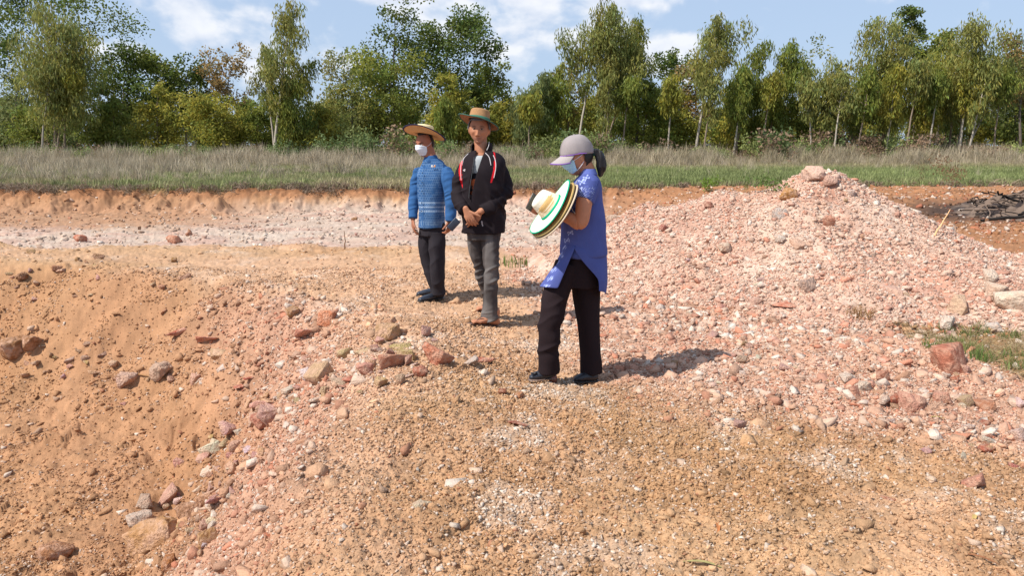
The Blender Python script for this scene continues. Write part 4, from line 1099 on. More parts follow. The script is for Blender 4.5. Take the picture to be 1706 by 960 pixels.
def burnt_pile():
    r = np.random.default_rng(31); cx, cy = 12.3, 17.0
    root = empty('burnt_pile', (cx, cy, 0), 'blackened heap of charred roots and ash at the right edge', 'burnt heap')
    xs = np.linspace(-3.0, 3.4, 110); ys = np.linspace(-1.9, 1.9, 70); Yg, Xg = np.meshgrid(ys, xs, indexing='ij'); x = Xg.ravel() + cx; y = Yg.ravel() + cy
    e = np.exp(-((Xg.ravel() - .3) / 1.9) ** 2 - (Yg.ravel() / 1.05) ** 2)
    h = .62 * e + .55 * (fbm(x * 2.6, y * 3.4, 5, 171, .62) - .5) * ss(.03, .3, e) - .05
    f, i_ = worley(x * 4, y * 4, 172); h += .13 * np.clip(1 - f * f, 0, 1) * ss(.1, .4, e)
    z = Ht(x, y) + h
    n2 = fbm(x * 3, y * 3, 4, 173)
    c = mixc_np(np.repeat(np.array([[.040, .030, .028]]), len(x), 0), np.array([.22, .155, .115]), ss(.40, .62, n2) * .8)
    c = mixc_np(c, ORG, ss(.12, .02, e))
    i = np.arange(len(x)).reshape(Yg.shape); q = np.stack([i[:-1, :-1], i[:-1, 1:], i[1:, 1:], i[1:, :-1]], -1).reshape(-1, 4)
    link('ash_mound', mesh_np('ash_mound', np.stack([x - cx, y - cy, z], 1), q, m_ground, c, smooth=True), root)
    for k in range(120):
        a = r.uniform(-2.4, 2.6); b = r.normal(-.1, .6); zz = float(Ht(cx + a, cy + b)[0]) + .62 * math.exp(-((a - .3) / 1.9) ** 2 - (b / 1.05) ** 2) + r.uniform(-.05, .1)
        L_ = r.uniform(.2, .9); th = r.normal(0, .7); d = np.array([math.cos(th), math.sin(th), r.normal(0, .2)]) * L_ / 2; pth = np.linspace(-1, 1, 7)[:, None] * d + r.normal(0, .03, (7, 3))
        V, Fc = tube(pth, np.linspace(.022, .008, 7) * r.uniform(.5, 1.4), 6)
        o = link('charred_root', mesh_np('charred_root', V, Fc, m_stick, smooth=True), root); o.location = (a, b, zz + .02); o.color = (*((.025, .02, .018) if r.random() < .55 else (.17, .12, .09)), 1)
    for (a, b, s) in ((1.05, -.2, .33), (-.1, .1, .16), (1.9, -.3, .25), (.55, -.5, .18)):
        me = rock_mesh('lump', 90); o = link('charred_stump', me, root); zz = float(Ht(cx + a, cy + b)[0]) + .75 * math.exp(-((a - .3) / 1.9) ** 2 - (b / 1.05) ** 2)
        o.location = (a, b, zz + s * .2); o.scale = (s, s * .7, s * .7); o.color = (.014, .013, .013, 1)
burnt_pile()
# ------------------------------------------------------------------ people
def proj(V):
    V = np.asarray(V, float); dx = V[:, 0]; dy = V[:, 1]; dz = V[:, 2] - CZ
    dep = dy * CP - dz * SP; up = dy * SP + dz * CP
    return 853 + F * dx / dep, 480 - F * up / dep
def catmull(P_, n):
    P_ = np.asarray(P_, float); m = len(P_)
    if m == 2: t = np.linspace(0, 1, n)[:, None]; return P_[0] * (1 - t) + P_[1] * t
    E = np.concatenate([[2 * P_[0] - P_[1]], P_, [2 * P_[-1] - P_[-2]]])
    out = []
    for t in np.linspace(0, m - 1, n):
        i = min(int(t), m - 2); f = t - i; a, b, c, d = E[i], E[i + 1], E[i + 2], E[i + 3]
        out.append(.5 * ((2 * b) + (c - a) * f + (2 * a - 5 * b + 4 * c - d) * f * f + (3 * b - a - 3 * c + d) * f ** 3))
    return np.array(out)
def limb(pts, rad, n=18, seg=8, flat=None, cap=1.0):
    """closed tapered tube through pts; rad scalar or (a, b) per point, rounded ends"""
    pts = np.asarray(pts, float); R = np.array([(r, r) if np.isscalar(r) else r for r in rad], float)
    k = (len(pts) - 1) * seg + 1
    C_ = catmull(pts, k); Rr = np.stack([np.interp(np.linspace(0, len(pts) - 1, k), range(len(pts)), R[:, j]) for j in (0, 1)], 1)
    T = np.gradient(C_, axis=0); T /= np.linalg.norm(T, axis=1)[:, None] + 1e-12
    ref = np.array(flat if flat is not None else (1.0, 0.0, 0.0), float)
    # end caps
    caps0 = [(C_[0] - T[0] * Rr[0].mean() * math.sin(a) * cap, Rr[0] * math.cos(a), T[0]) for a in (1.45, 1.0, .5)]
    caps1 = [(C_[-1] + T[-1] * Rr[-1].mean() * math.sin(a) * cap, Rr[-1] * math.cos(a), T[-1]) for a in (.5, 1.0, 1.45)]
    rings = caps0 + [(C_[i], Rr[i], T[i]) for i in range(k)] + caps1
    V = []
    for c, r, t in rings:
        a = ref - t * (ref @ t)
        if np.linalg.norm(a) < .15: a = np.array([0, 1.0, 0]) - t * t[1]
        a /= np.linalg.norm(a); b = np.cross(t, a)
        th = np.linspace(0, 2 * math.pi, n, endpoint=False)
        V.append(c + r[0] * np.cos(th)[:, None] * a + r[1] * np.sin(th)[:, None] * b)
    V = np.concatenate(V); m = len(rings); Fc = []
    for i in range(m - 1):
        for j in range(n): Fc.append([i * n + j, i * n + (j + 1) % n, (i + 1) * n + (j + 1) % n, (i + 1) * n + j])
    Fc.append(list(range(n))[::-1]); Fc.append([(m - 1) * n + j for j in range(n)])
    return V, Fc
def rotm(rx=0, ry=0, rz=0):
    return np.array(Euler((rx, ry, rz)).to_matrix())
def ell(c, r, R=None, n=20):
    th = np.linspace(0, 2 * math.pi, n, endpoint=False); V = []
    ph = np.linspace(-math.pi / 2, math.pi / 2, n // 2 + 1)[1:-1]
    for p in ph:
        V.append(np.stack([np.cos(p) * np.cos(th), np.cos(p) * np.sin(th), np.full(n, math.sin(p))], 1))
    V = np.concatenate(V + [np.array([[0, 0, -1.0], [0, 0, 1.0]])]) * np.array(r)
    if R is not None: V = V @ np.asarray(R).T
    V = V + np.array(c); m = len(ph); Fc = []
    for i in range(m - 1):
        for j in range(n): Fc.append([i * n + j, i * n + (j + 1) % n, (i + 1) * n + (j + 1) % n, (i + 1) * n + j])
    b, t = m * n, m * n + 1
    for j in range(n):
        Fc.append([(j + 1) % n, j, b]); Fc.append([(m - 1) * n + j, (m - 1) * n + (j + 1) % n, t])
    return V, Fc
def rings_loft(sec, n=40, p=2.4):
    """horizontal rings: (x, y, z, rx, ry[, yaw])"""
    sec = np.array([tuple(s) + (0,) * (6 - len(s)) for s in sec], float)
    k = (len(sec) - 1) * 5 + 1
    A = catmull(sec, k); V = []
    th = np.linspace(0, 2 * math.pi, n, endpoint=False)
    cx = np.sign(np.cos(th)) * np.abs(np.cos(th)) ** (2 / p); cy = np.sign(np.sin(th)) * np.abs(np.sin(th)) ** (2 / p)
    for s in A:
        X = s[3] * cx; Y = s[4] * cy; c, q = math.cos(s[5]), math.sin(s[5])
        V.append(np.stack([s[0] + X * c - Y * q, s[1] + X * q + Y * c, np.full(n, s[2])], 1))
    V = np.concatenate(V); Fc = []
    for i in range(k - 1):
        for j in range(n): Fc.append([i * n + j, i * n + (j + 1) % n, (i + 1) * n + (j + 1) % n, (i + 1) * n + j])
    Fc.append(list(range(n))[::-1]); Fc.append([(k - 1) * n + j for j in range(n)])
    return V, Fc
def raw_mesh(parts):
    Vs, Fs, o = [], [], 0
    for V, Fc in parts:
        Vs.append(np.asarray(V)); Fs += [[int(i) + o for i in f] for f in Fc]; o += len(V)
    me = bpy.data.meshes.new('tmp'); me.from_pydata(np.concatenate(Vs).tolist(), [], Fs); me.update()
    bm = bmesh.new(); bm.from_mesh(me); bmesh.ops.recalc_face_normals(bm, faces=bm.faces); bm.to_mesh(me); bm.free()
    return me
def bake(me, mods):
    o = bpy.data.objects.new('tmp', me); C.objects.link(o)
    for ty, kw in mods:
        m = o.modifiers.new(ty, ty)
        for k, v in kw.items(): setattr(m, k, v)
    dg = bpy.context.evaluated_depsgraph_get(); dg.update()
    out = bpy.data.meshes.new_from_object(o.evaluated_get(dg))
    bpy.data.objects.remove(o); bpy.data.meshes.remove(me)
    return out
def fuse(parts, voxel=.005, smooth=3, ratio=None, fac=.5):
    me = raw_mesh(parts)
    mods = [('REMESH', dict(mode='VOXEL', voxel_size=voxel)), ('SMOOTH', dict(factor=fac, iterations=smooth))]
    if ratio: mods.append(('DECIMATE', dict(ratio=ratio)))
    return bake(me, mods)
def shell(V, Fc, thick):
    return bake(raw_mesh([(V, Fc)]), [('SOLIDIFY', dict(thickness=thick, offset=0.0)), ('SUBSURF', dict(levels=1))])
def finish(me, name, mat, base, parent, col=None, smooth=True):
    """shift a world-space mesh under its person and colour it"""
    V = coords(me)
    if callable(col): c = col(V, normals(me))
    elif col is not None: c = np.repeat(np.array([col]), len(V), 0)
    V2 = (V - np.array(base)).astype(np.float32); me.vertices.foreach_set('co', V2.ravel())
    if col is not None: set_col(me, c)
    me.materials.clear(); me.materials.append(mat)
    me.polygons.foreach_set('use_smooth', np.full(len(me.polygons), smooth, dtype=bool)); me.update()
    return link(name, me, parent)
def push(me, fn):
    V = coords(me); Nn = normals(me); V = V + Nn * fn(V)[:, None]
    me.vertices.foreach_set('co', V.astype(np.float32).ravel()); me.update()
def ridges(V, scl, rot=(0, 0, 0), s=0):
    q = V @ rotm(*rot).T * np.array(scl)
    n = vn3(q + .35 * vn3(q * .7, s + 3)[:, None], s)
    return (1 - np.abs(2 * n - 1) * 1.7) * 1.15
def dpoly(V, pts, rad):
    """smallest distance to a limb axis, in units of its radius"""
    best = np.full(len(V), 99.0)
    pts = np.asarray(pts, float)
    for k in range(len(pts) - 1):
        e = pts[k + 1] - pts[k]; t = np.clip(((V - pts[k]) @ e) / (e @ e), 0, 1)
        d = np.linalg.norm(V - pts[k] - t[:, None] * e, axis=1) / (rad[k] * (1 - t) + rad[k + 1] * t)
        best = np.minimum(best, d)
    return best
def surface(me):
    from mathutils.bvhtree import BVHTree
    return BVHTree.FromPolygons([v.co[:] for v in me.vertices], [p.vertices[:] for p in me.polygons])
def on_surface(bvh, line, off=0.0, n=9):
    L_ = catmull(np.array([(a, b, 0) for a, b in line], float), n); out = []
    for a in L_:
        d = Vector(ray(a[0], a[1])).normalized(); h = bvh.ray_cast(Vector((0, 0, CZ)), d)
        if h[0] is not None: out.append(np.array(h[0] - d * off))
    while len(out) < n: out.append(out[-1] + np.array([0, 0, -.001]))
    return np.array(out)
def near_pts(V, p, rad):
    return np.exp(-((np.linalg.norm(V - np.array(p), axis=1) / rad) ** 2))

# ---- head in its own frame, facing -Y, origin between the ears, 0.23 m tall
def head_raw(n=56, feat=1.0, wide=1.0, fem=0.0):
    V, Fc = ell((0, 0, 0), (1, 1, 1), None, n)
    x, y, z = V[:, 0].copy(), V[:, 1].copy(), V[:, 2].copy()
    low = ss(.05, -1, z)
    X = x * .076 * wide * (1 - .30 * low - .10 * ss(-.5, -1, z)) ; Y = y * .096; Z = z * .118
    Y = np.where(y < 0, y * .088 * (1 - .10 * low), y * (.100 - .030 * low))
    Y = Y - .010 * ss(-.2, -1, z) * (y < .3)
    fr = ss(.1, -.45, y)
    d = 0
    g = lambda cx, cz, sx, sz: np.exp(-((X - cx) / sx) ** 2 - ((Z - cz) / sz) ** 2)
    nose = np.exp(-(X / (.010 + .006 * ss(-.01, -.04, Z))) ** 2) * np.interp(Z, [-.052, -.044, -.038, -.01, .018, .030], [0, .010, .024, .013, .003, 0])
    d = d + nose * 1.05
    for s in (-1, 1):
        d = d - .011 * g(s * .032, .016, .017, .012) + .005 * g(s * .032, .036, .022, .007) + .006 * g(s * .046, -.016, .018, .014)
        d = d + .007 * g(s * .013, -.038, .006, .006) - .004 * g(s * .035, -.045, .012, .02)
    d = d + .0065 * g(0, -.060, .022, .0045) + .0070 * g(0, -.071, .018, .0050) - .0035 * g(0, -.0655, .022, .0022) + .010 * g(0, -.098, .022, .014) - .004 * g(0, -.083, .02, .006)
    Y = Y - d * fr * feat
    return np.stack([X, Y, Z], 1), Fc
def head_parts(c, R, s=1.0, wide=1.0):
    V, Fc = head_raw(wide=wide)
    out = [((V * s) @ R.T + c, Fc)]
    for k in (-1, 1):
        e, f = ell((0, 0, 0), (.007, .017, .031), rotm(.15, 0, k * .35)); e = e + np.array([k * .074 * wide, .012, -.008])
        out.append(((e * s) @ R.T + c, f))
    return out
def skin_col(base, c=None, R=None, s=1.0, lips=True, brow=(.03, .022, .018), grey=0.0):
    def f(V, Nn):
        n = len(V); col = np.repeat(np.array([base]), n, 0)
        col = col * (1 + .10 * (vn3(V * 38, 3) - .5) + .10 * (vn3(V * 120, 4) - .5))[:, None]
        if c is not None:
            q = (V - c) @ R / s; X, Y, Z = q[:, 0], q[:, 1], q[:, 2]
            m = (np.abs(X) < .09) & (np.abs(Z) < .13) & (Y < -.02)
            def put(mask, colr, k):
                nonlocal col
                t = (mask * m * k)[:, None]; col = col * (1 - t) + np.array(colr) * t
            for k in (-1, 1):
                put(np.exp(-(((X - k * .034) / .019) ** 4) - (((Z - .033 + (np.abs(X) - .03) ** 2 * 6) / .0055) ** 2)), brow, .9)
                put(np.exp(-(((X - k * .032) / .016) ** 4) - (((Z - .019) / .004) ** 2)), (.05, .03, .02), .75)
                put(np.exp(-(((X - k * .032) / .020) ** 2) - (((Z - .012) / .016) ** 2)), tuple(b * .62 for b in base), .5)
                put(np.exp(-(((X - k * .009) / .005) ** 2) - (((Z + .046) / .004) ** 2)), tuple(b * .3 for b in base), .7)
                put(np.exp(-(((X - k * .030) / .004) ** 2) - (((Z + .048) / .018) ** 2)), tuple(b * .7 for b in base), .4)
            if lips:
                put(np.exp(-((X / .024) ** 4) - (((Z + .066) / .009) ** 2)), (base[0] * .72, base[1] * .48, base[2] * .50), .75)
                put(np.exp(-((X / .025) ** 4) - (((Z + .0655) / .0022) ** 2)), tuple(b * .2 for b in base), .85)
            if grey: put(ss(.045, .10, np.abs(Z + .09)) * 0 + np.exp(-(((Z + .085) / .03) ** 2)), (.25, .2, .18), grey)
        return np.clip(col, 0, 1)
    return f
def hair_cap(c, R, s, low_back=-.06, side=-.005, brow_z=.055, grow_=.010, front=-.035, wide=1.0):
    V, Fc = head_raw(48, 0.0, wide)
    cen = np.array([np.mean(V[f], 0) for f in Fc])
    keep = ((cen[:, 2] > brow_z) | ((cen[:, 1] > front) & (cen[:, 2] > side)) | ((cen[:, 1] > .028) & (cen[:, 2] > low_back)))
    ear = (np.abs(cen[:, 0]) > .05) & (np.abs(cen[:, 1] - .01) < .016) & (cen[:, 2] < .018)
    fs = [f for f, k in zip(Fc, keep & ~ear) if k]
    n = V / (np.linalg.norm(V, axis=1)[:, None] + 1e-9)
    V = V + n * (grow_ + .004 * (vn3(V * 90, 7) - .5)[:, None])
    used = sorted(set(i for f in fs for i in f)); mp = {u: k for k, u in enumerate(used)}
    me = shell((V[used] * s) @ R.T + c, [[mp[i] for i in f] for f in fs], .007)
    return me
def mask_mesh(c, R, s, wide=1.0):
    nu, nv = 25, 17; V = []; Fc = []
    for j in range(nv):
        b = j / (nv - 1)
        for i in range(nu):
            a = i / (nu - 1) * 2 - 1
            zz = .002 - .092 * b + (.016 * (1 - abs(a) ** 1.5)) * (1 - b) - .010 * b * (1 - a * a)
            zz = zz * (1 - .25 * abs(a) ** 3) - .012 * abs(a) ** 3
            ang = a * 1.12
            w_ = .074 * wide * (1 - .30 * ss(.05, -1, zz / .118)) * .98 + .004
            X = w_ * math.sin(ang)
            bulge = .024 * math.exp(-((a / .55) ** 2)) * (math.exp(-(((zz + .030) / .035) ** 2))) + .010
            Y = -.088 * math.cos(ang) ** .8 * (1 - .10 * ss(.05, -1, zz / .118)) * math.sqrt(max(.25, 1 - (zz / .125) ** 2)) - bulge * (1 - abs(a) ** 2.5) + .004
            Y -= .0022 * math.sin(b * 22) * (1 - abs(a) ** 4)
            V.append((X, Y, zz))
    for j in range(nv - 1):
        for i in range(nu - 1): Fc.append([j * nu + i, j * nu + i + 1, (j + 1) * nu + i + 1, (j + 1) * nu + i])
    V = np.array(V)
    cor = [V[0], V[nu - 1], V[(nv - 1) * nu], V[-1]]
    ears = [np.array([-.079 * wide, .020, .018]), np.array([.079 * wide, .020, .018]), np.array([-.077 * wide, .020, -.030]), np.array([.077 * wide, .020, -.030])]
    loops = []
    for a, b in zip(cor, ears):
        mid = (a + b) / 2 + np.array([np.sign(a[0]) * .010, 0, 0])
        loops.append(limb(np.array([(a * s) @ R.T + c, (mid * s) @ R.T + c, (b * s) @ R.T + c]), [.0016] * 3, 6, 5))
    return shell((V * s) @ R.T + c, Fc, .002), loops
def eyes(c, R, s, base, parent, m_eye):
    for k in (-1, 1):
        V, Fc = ell((k * .032, -.0715, .0125), (.0120, .0120, .0055), None, 16)
        me = raw_mesh([((V * s) @ R.T + c, Fc)])
        def col(V, Nn, k=k):
            q = (V - c) @ R / s; d = np.hypot(q[:, 0] - k * .032, q[:, 2] - .0125)
            return np.where((d < .0055)[:, None], np.array([[.03, .018, .012]]), np.array([[.30, .26, .23]]))
        finish(me, 'eye', m_eye, base, parent, col)
def hand(w_, d, n, side, curl=(.3, .35, .4, .45), thumb=.5, s=1.0, spread=.12):
    """w_ wrist, d towards fingers, n where the palm faces, side towards the thumb"""
    d = np.array(d, float); d /= np.linalg.norm(d); n = np.array(n, float); n -= d * (n @ d); n /= np.linalg.norm(n)
    t = np.cross(d, n); t = t if t @ np.array(side) > 0 else -t
    w_ = np.array(w_, float); out = []
    out.append(ell(w_ + d * .046 * s, (.040 * s, .038 * s, .0145 * s), np.stack([t, d, n], 1)))
    out.append(limb([w_ - d * .02, w_ + d * .05 * s], [(.024 * s, .019 * s), (.036 * s, .014 * s)], 16, 6, flat=t))
    for i, (off, ln) in enumerate(((.029, .92), (.010, 1.0), (-.010, .94), (-.028, .76))):
        k = w_ + d * (.082 - .006 * abs(i - 1)) * s + t * off * s
        a = spread * (1.2 - i) * .9; dd = d * math.cos(a) + t * math.sin(a); p = [w_ + d * .035 * s + t * off * .7 * s, k]; ang = 0
        for j, L_ in enumerate((.043, .028, .022)):
            ang += curl[i] * (1.0, 1.2, .8)[j]
            k = k + (dd * math.cos(ang) + n * math.sin(ang)) * L_ * ln * s; p.append(k)
        out.append(limb(p, [.0095 * s, .0092 * s, .0084 * s, .0078 * s, .0064 * s], 12, 3))
    b = w_ + d * .022 * s + t * .024 * s
    td = d * math.cos(.75) + t * math.sin(.75)
    p = [w_ + d * .01 * s + t * .01 * s, b]; ang = 0
    for L_ in (.036, .030, .024):
        v = td * math.cos(ang) + (n * .8 - t * .3) * math.sin(ang); b = b + v * L_ * s; p.append(b); ang += thumb * .6
    out.append(limb(p, [.012 * s, .013 * s, .0112 * s, .0100 * s, .0078 * s], 12, 3))
    return out
def lathe(prof, n=72, warp=None):
    th = np.linspace(0, 2 * math.pi, n, endpoint=False); V = []
    for r, z in prof: V.append(np.stack([r * np.cos(th), r * np.sin(th), np.full(n, z)], 1))
    V = np.concatenate(V); Fc = []
    for i in range(len(prof) - 1):
        for j in range(n): Fc.append([i * n + j, i * n + (j + 1) % n, (i + 1) * n + (j + 1) % n, (i + 1) * n + j])
    if warp is not None: V = warp(V)
    return V, Fc
def straw_hat(name, base, parent, c, R, r_brim, r_crown, h, cols, warp=None, s=1.0, taper=.86, rim_w=.013, label=None, top=None, cat=None, group=None, loose=False):
    """c = centre of the head opening; R orients the hat (local +Z out of the crown). cols = (straw, under, trim, band)"""
    def W(V):
        if warp is not None: V = warp(V)
        return (V * s) @ R.T + c
    prof = []
    for k in range(26):
        f = 1 - k / 25; r = r_crown + (r_brim - r_crown) * f
        prof.append((r, .0016 * math.cos(f * 60)))
    for k in range(1, 15):
        f = k / 14; r = r_crown * (1 - (1 - taper) * f); prof.append((r + .0012 * math.cos(f * 40), h * .9 * f))
    prof += [(r_crown * taper * .93, h * .965), (r_crown * taper * .75, h), (r_crown * taper * .4, h * (.985)), (.004, h * .97)]
    V, Fc = lathe(prof)
    me = bake(raw_mesh([(W(V), Fc)]), [('SOLIDIFY', dict(thickness=.003, offset=0.0))])
    Ri = np.linalg.inv(R)
    def col(Vv, Nn):
        q = ((Vv - c) @ R) / s; nl = Nn @ R
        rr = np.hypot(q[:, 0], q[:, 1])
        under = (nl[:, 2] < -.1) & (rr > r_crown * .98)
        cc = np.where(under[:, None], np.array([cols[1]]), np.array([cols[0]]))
        br = .85 + .22 * (np.sin(rr * 700) * .5 + .5) * (rr > r_crown) + .22 * (np.sin(q[:, 2] * 620) * .5 + .5) * (rr <= r_crown)
        if top is not None: cc = np.where(((q[:, 2] < h * .55) & (rr < r_crown * 1.06) & (q[:, 2] > .004) & (q[:, 1] < .3))[:, None], np.array([top]) * .28 + cc * .72, cc)
        return cc * (br * (.9 + .2 * vn3(Vv * 160, 5)))[:, None]
    if loose:
        hat = empty(name, tuple(base), label, cat, group)
        o = finish(me, 'brim_and_crown', m_straw, base, hat, col)
        par = hat
    else:
        o = finish(me, name, m_straw, base, parent, col); par = o
        if label: o['label'] = label
    # cloth binding round the rim
    n = 72; th = np.linspace(0, 2 * math.pi, n, endpoint=False)
    pr = [(r_brim - rim_w, .0032), (r_brim + .002, .0034), (r_brim + .0035, 0), (r_brim + .002, -.0034), (r_brim - rim_w, -.0032)]
    V, Fc = lathe(pr + [pr[0]])
    me = raw_mesh([(W(V), Fc)])
    finish(me, 'rim_binding', m_cloth, base, par, cols[2])
    if cols[3] is not None:
        bh = .014 if loose else .022
        pr = [(r_crown * 1.012 + .003, .002), (r_crown * 1.0 + .004, bh * .5), (r_crown * .985 + .003, bh), (r_crown * .97 - .002, bh)]
        V, Fc = lathe(pr)
        finish(raw_mesh([(W(V), Fc)]), 'hat_band', m_cloth, base, par, cols[3])
    return par
def shoe(parent, base, heel, toe, col, w_=.042, h=.075, sole=(.03, .026, .024), heel_h=0.0, name='shoe', open_top=True, lift=.0):
    heel = np.array(heel, float); toe = np.array(toe, float); d = toe - heel; L_ = np.linalg.norm(d); d = d / L_
    up = np.array([0, 0, 1.0]); up = up - d * (up @ d); up /= np.linalg.norm(up)
    sd_ = np.cross(d, up)
    pts = [heel + d * .03 + up * .032, heel + d * L_ * .35 + up * .034, heel + d * L_ * .68 + up * .028, heel + d * (L_ - .03) + up * .020]
    parts = [limb(pts, [(w_ * .78, .030), (w_ * .82, .032), (w_, .027), (w_ * .72, .018)], 20, 6, flat=sd_)]
    parts.append(ell(heel + d * .045 + up * .05, (w_ * .72, .045, .035), np.stack([sd_, d, up], 1)))
    me = fuse(parts, .004, 3)
    o = finish(me, name, m_leather, base, parent, col)
    sp = [heel + d * .012, heel + d * L_ * .35, heel + d * L_ * .68, heel + d * (L_ - .018)]
    me = fuse([limb([p + up * (.004 if k < 2 else .004) for k, p in enumerate(sp)], [(w_ * .80, .008), (w_ * .78, .008), (w_ * 1.06, .008), (w_ * .78, .007)], 20, 6, flat=sd_)], .0035, 1)
    finish(me, 'sole', m_leather, base, o, sole)
    return o, d, up, sd_

m_skin = attr_mat('skin', scale=60, amt=.06, bump=.12, dist=.002, rough=.62, spec=.25)
m_cloth = attr_mat('woven_cloth', scale=260, amt=.12, bump=.25, dist=.002, rough=.9, spec=.12)
m_track = attr_mat('polyester', scale=200, amt=.12, bump=.2, dist=.002, rough=.8, spec=.12)
m_straw = attr_mat('plaited_straw', scale=240, amt=.25, bump=.6, dist=.002, rough=.85)
m_leather = attr_mat('shoe_leather', scale=40, amt=.12, bump=.1, dist=.002, rough=.38, spec=.5)
m_hair = attr_mat('hair', scale=200, amt=.35, bump=.6, dist=.003, rough=.5, spec=.4)
m_mask = attr_mat('mask_fabric', scale=150, amt=.05, bump=.1, dist=.001, rough=.85)
m_eye = attr_mat('eye', scale=20, amt=.02, bump=0, rough=.15, spec=.5)
SK = lin(176, 120, 90); SKD = lin(160, 104, 78)

def foot_depth(u, v): return float(hit(u, v)[1])

# ================================================================= man in the blue woven shirt
def man_in_blue():
    Y = foot_depth(718, 503); base = P(718, 503, Y)
    who = empty('person', tuple(base), 'man in wide straw hat, white mask and blue woven shirt looking down', 'person')
    p = lambda u, v, dy=0.0: P(u, v, Y + dy)
    hc = p(707, 241); Rh = rotm(0, 0, 0) @ np.array(Euler((0.20, 0, -.66), 'XYZ').to_matrix())
    hs = .98
    body = head_parts(hc, Rh, hs)
    body += [limb([p(714, 250), p(720, 272)], [.054, .060]), rings_loft([(*p(718, 376)[:2], p(718, 376)[2], .09, .07), (*p(721, 300)[:2], p(721, 300)[2], .10, .07), (*p(721, 276)[:2], p(721, 276)[2], .08, .05)])]
    body += [limb([p(742, 292, -.08), p(751, 330, -.13), p(750, 366, -.16)], [.03, .030, .024]), limb([p(699, 292, .08), p(690, 330, .06), p(688, 364, .0)], [.03, .030, .024])]
    body += hand(p(749, 368, -.16), (-.02, -.10, -1), (-.6, .5, -.1), (-.3, -.8, 0), (.55, .6, .65, .7), .5, .95)
    body += hand(p(688, 366, 0), (.0, -.10, -1), (.8, .3, .1), (-.1, -.9, 0), (.30, .35, .42, .5), .3, .95)
    body += [limb([p(710, 384, .05), p(715, 445, .05), p(725, 488, .03)], [.05, .036, .03]), limb([p(728, 384, -.04), p(728, 445, -.06), p(729, 488, -.03)], [.05, .04, .03])]
    me = fuse(body, .0036, 1, .4)
    finish(me, 'body', m_skin, base, who, skin_col(SKD, hc, Rh, hs, lips=False))
    eyes(hc, Rh, hs, base, who, m_eye)
    finish(hair_cap(hc, Rh, hs, low_back=-.055, side=.002, brow_z=.095, front=.028), 'hair', m_hair, base, who, (.02, .016, .014))
    mk, loops = mask_mesh(hc, Rh, hs)
    mo = finish(mk, 'face_mask', m_mask, base, who, (.72, .78, .82))
    for l in loops: finish(raw_mesh([l]), 'ear_loop', m_mask, base, mo, (.75, .76, .78))
    # shirt
    def ring(u0, u1, v, ry, dy=0, cx=0):
        a = p(u0, v, dy); b = p(u1, v, dy); return ((a[0] + b[0]) / 2, a[1], a[2], (b[0] - a[0]) / 2, ry, -.25)
    torso = rings_loft([ring(698, 742, 378.5, .120), ring(698, 741, 365, .122), ring(699, 741, 340, .122), ring(698, 744, 315, .128), ring(696, 747, 297, .130, .01), ring(697, 749, 284, .115, .01), ring(702, 741, 274, .088, .01), ring(707, 732, 266, .062, .0)], 44, 2.5)
    sl = limb([p(742, 284, -.05), p(748, 300, -.10), p(752, 332, -.13), p(750, 368, -.16)], [.058, .066, .058, .046], 24, cap=.12)
    sr = limb([p(700, 284, .07), p(695, 300, .09), p(690, 332, .06), p(688, 363, .0)], [.055, .060, .052, .043], 24, cap=.12)
    col_ = limb([p(716, 272, .0), p(718, 267, .0)], [.070, .064], 24)
    me = fuse([torso, sl, sr, col_], .0048, 4)
    el = p(752, 330, -.13)
    def f(V):
        u, v = proj(V); arm = ss(740, 744, u - .06 * (v - 330)); arm2 = ss(697, 694, u)
        r = .007 * ridges(V, (6, 6, 30), (.3, .25, 0), 2) * np.clip(arm * (.5 + np.exp(-((v - 335) / 22) ** 2)) + arm2 * .8, 0, 1.3)
        r += .010 * ridges(V, (8, 8, 4), (0, .5, 0), 5) * (1 - arm) * (1 - arm2)
        return r - .002 + .0022 * ridges(V, (30, 30, 14), (0, .4, 0), 6)
    push(me, f)
    def col(V, Nn):
        u, v = proj(V)
        xx = (V[:, 0] - base[0]) * 1.0 + (V[:, 1] - Y) * .45; zz = V[:, 2]
        arm = np.clip(ss(1.30, 1.15, dpoly(V, [p(743, 288, -.06), p(748, 300, -.10), p(752, 332, -.13), p(750, 368, -.16)], [.056, .066, .058, .046])) + ss(1.30, 1.15, dpoly(V, [p(699, 288, .07), p(695, 300, .09), p(690, 332, .06), p(688, 363, .0)], [.054, .060, .052, .043])), 0, 1)
        blue = np.array(lin(50, 88, 134)); deep = np.array(lin(34, 62, 100)); lt = np.array(lin(132, 158, 184)); whc = np.array(lin(205, 222, 236))
        c = np.repeat(blue[None], len(V), 0) * (1 + .15 * (vn3(V * 50, 3) - .5))[:, None]
        # woven rows of small zigzags
        ph = xx / .019; row = zz / .0235
        zig = np.abs(((ph + .5 * np.floor(row)) % 1) * 2 - 1); yy = row % 1
        pat = ss(.30, .12, np.abs(yy - .25 - .5 * zig)) * ss(.46, .60, vn3(np.stack([xx * 30, zz * 30, 0 * xx], 1), 9) * .4 + .45)
        pat = pat * ss(262, 272, v)
        cc = c * (1 - (pat * .38)[:, None]) + lt * (pat * .38)[:, None]
        for vb in (337, 344, 351):
            b = np.exp(-(((v - vb - 1.8 * zig) / 1.1) ** 2)) * (.25 + .4 * zig); cc = cc * (1 - b[:, None]) + whc * b[:, None]
        b = ss(366, 369, v) * (np.abs((ph * 1.3) % 1 - .5) < .22) * .55 * (v < 376); cc = cc * (1 - b[:, None]) + lt * b[:, None]
        pl = np.exp(-(((u - 706.5) / .8) ** 2)) * .5; cc = cc * (1 - pl[:, None]) + deep * pl[:, None]
        out = cc * (1 - arm[:, None]) + c * 1.05 * arm[:, None]
        return out
    finish(me, 'shirt', m_cloth, base, who, col)
    sh = [o for o in who.children if o.name.startswith('shirt')][0]
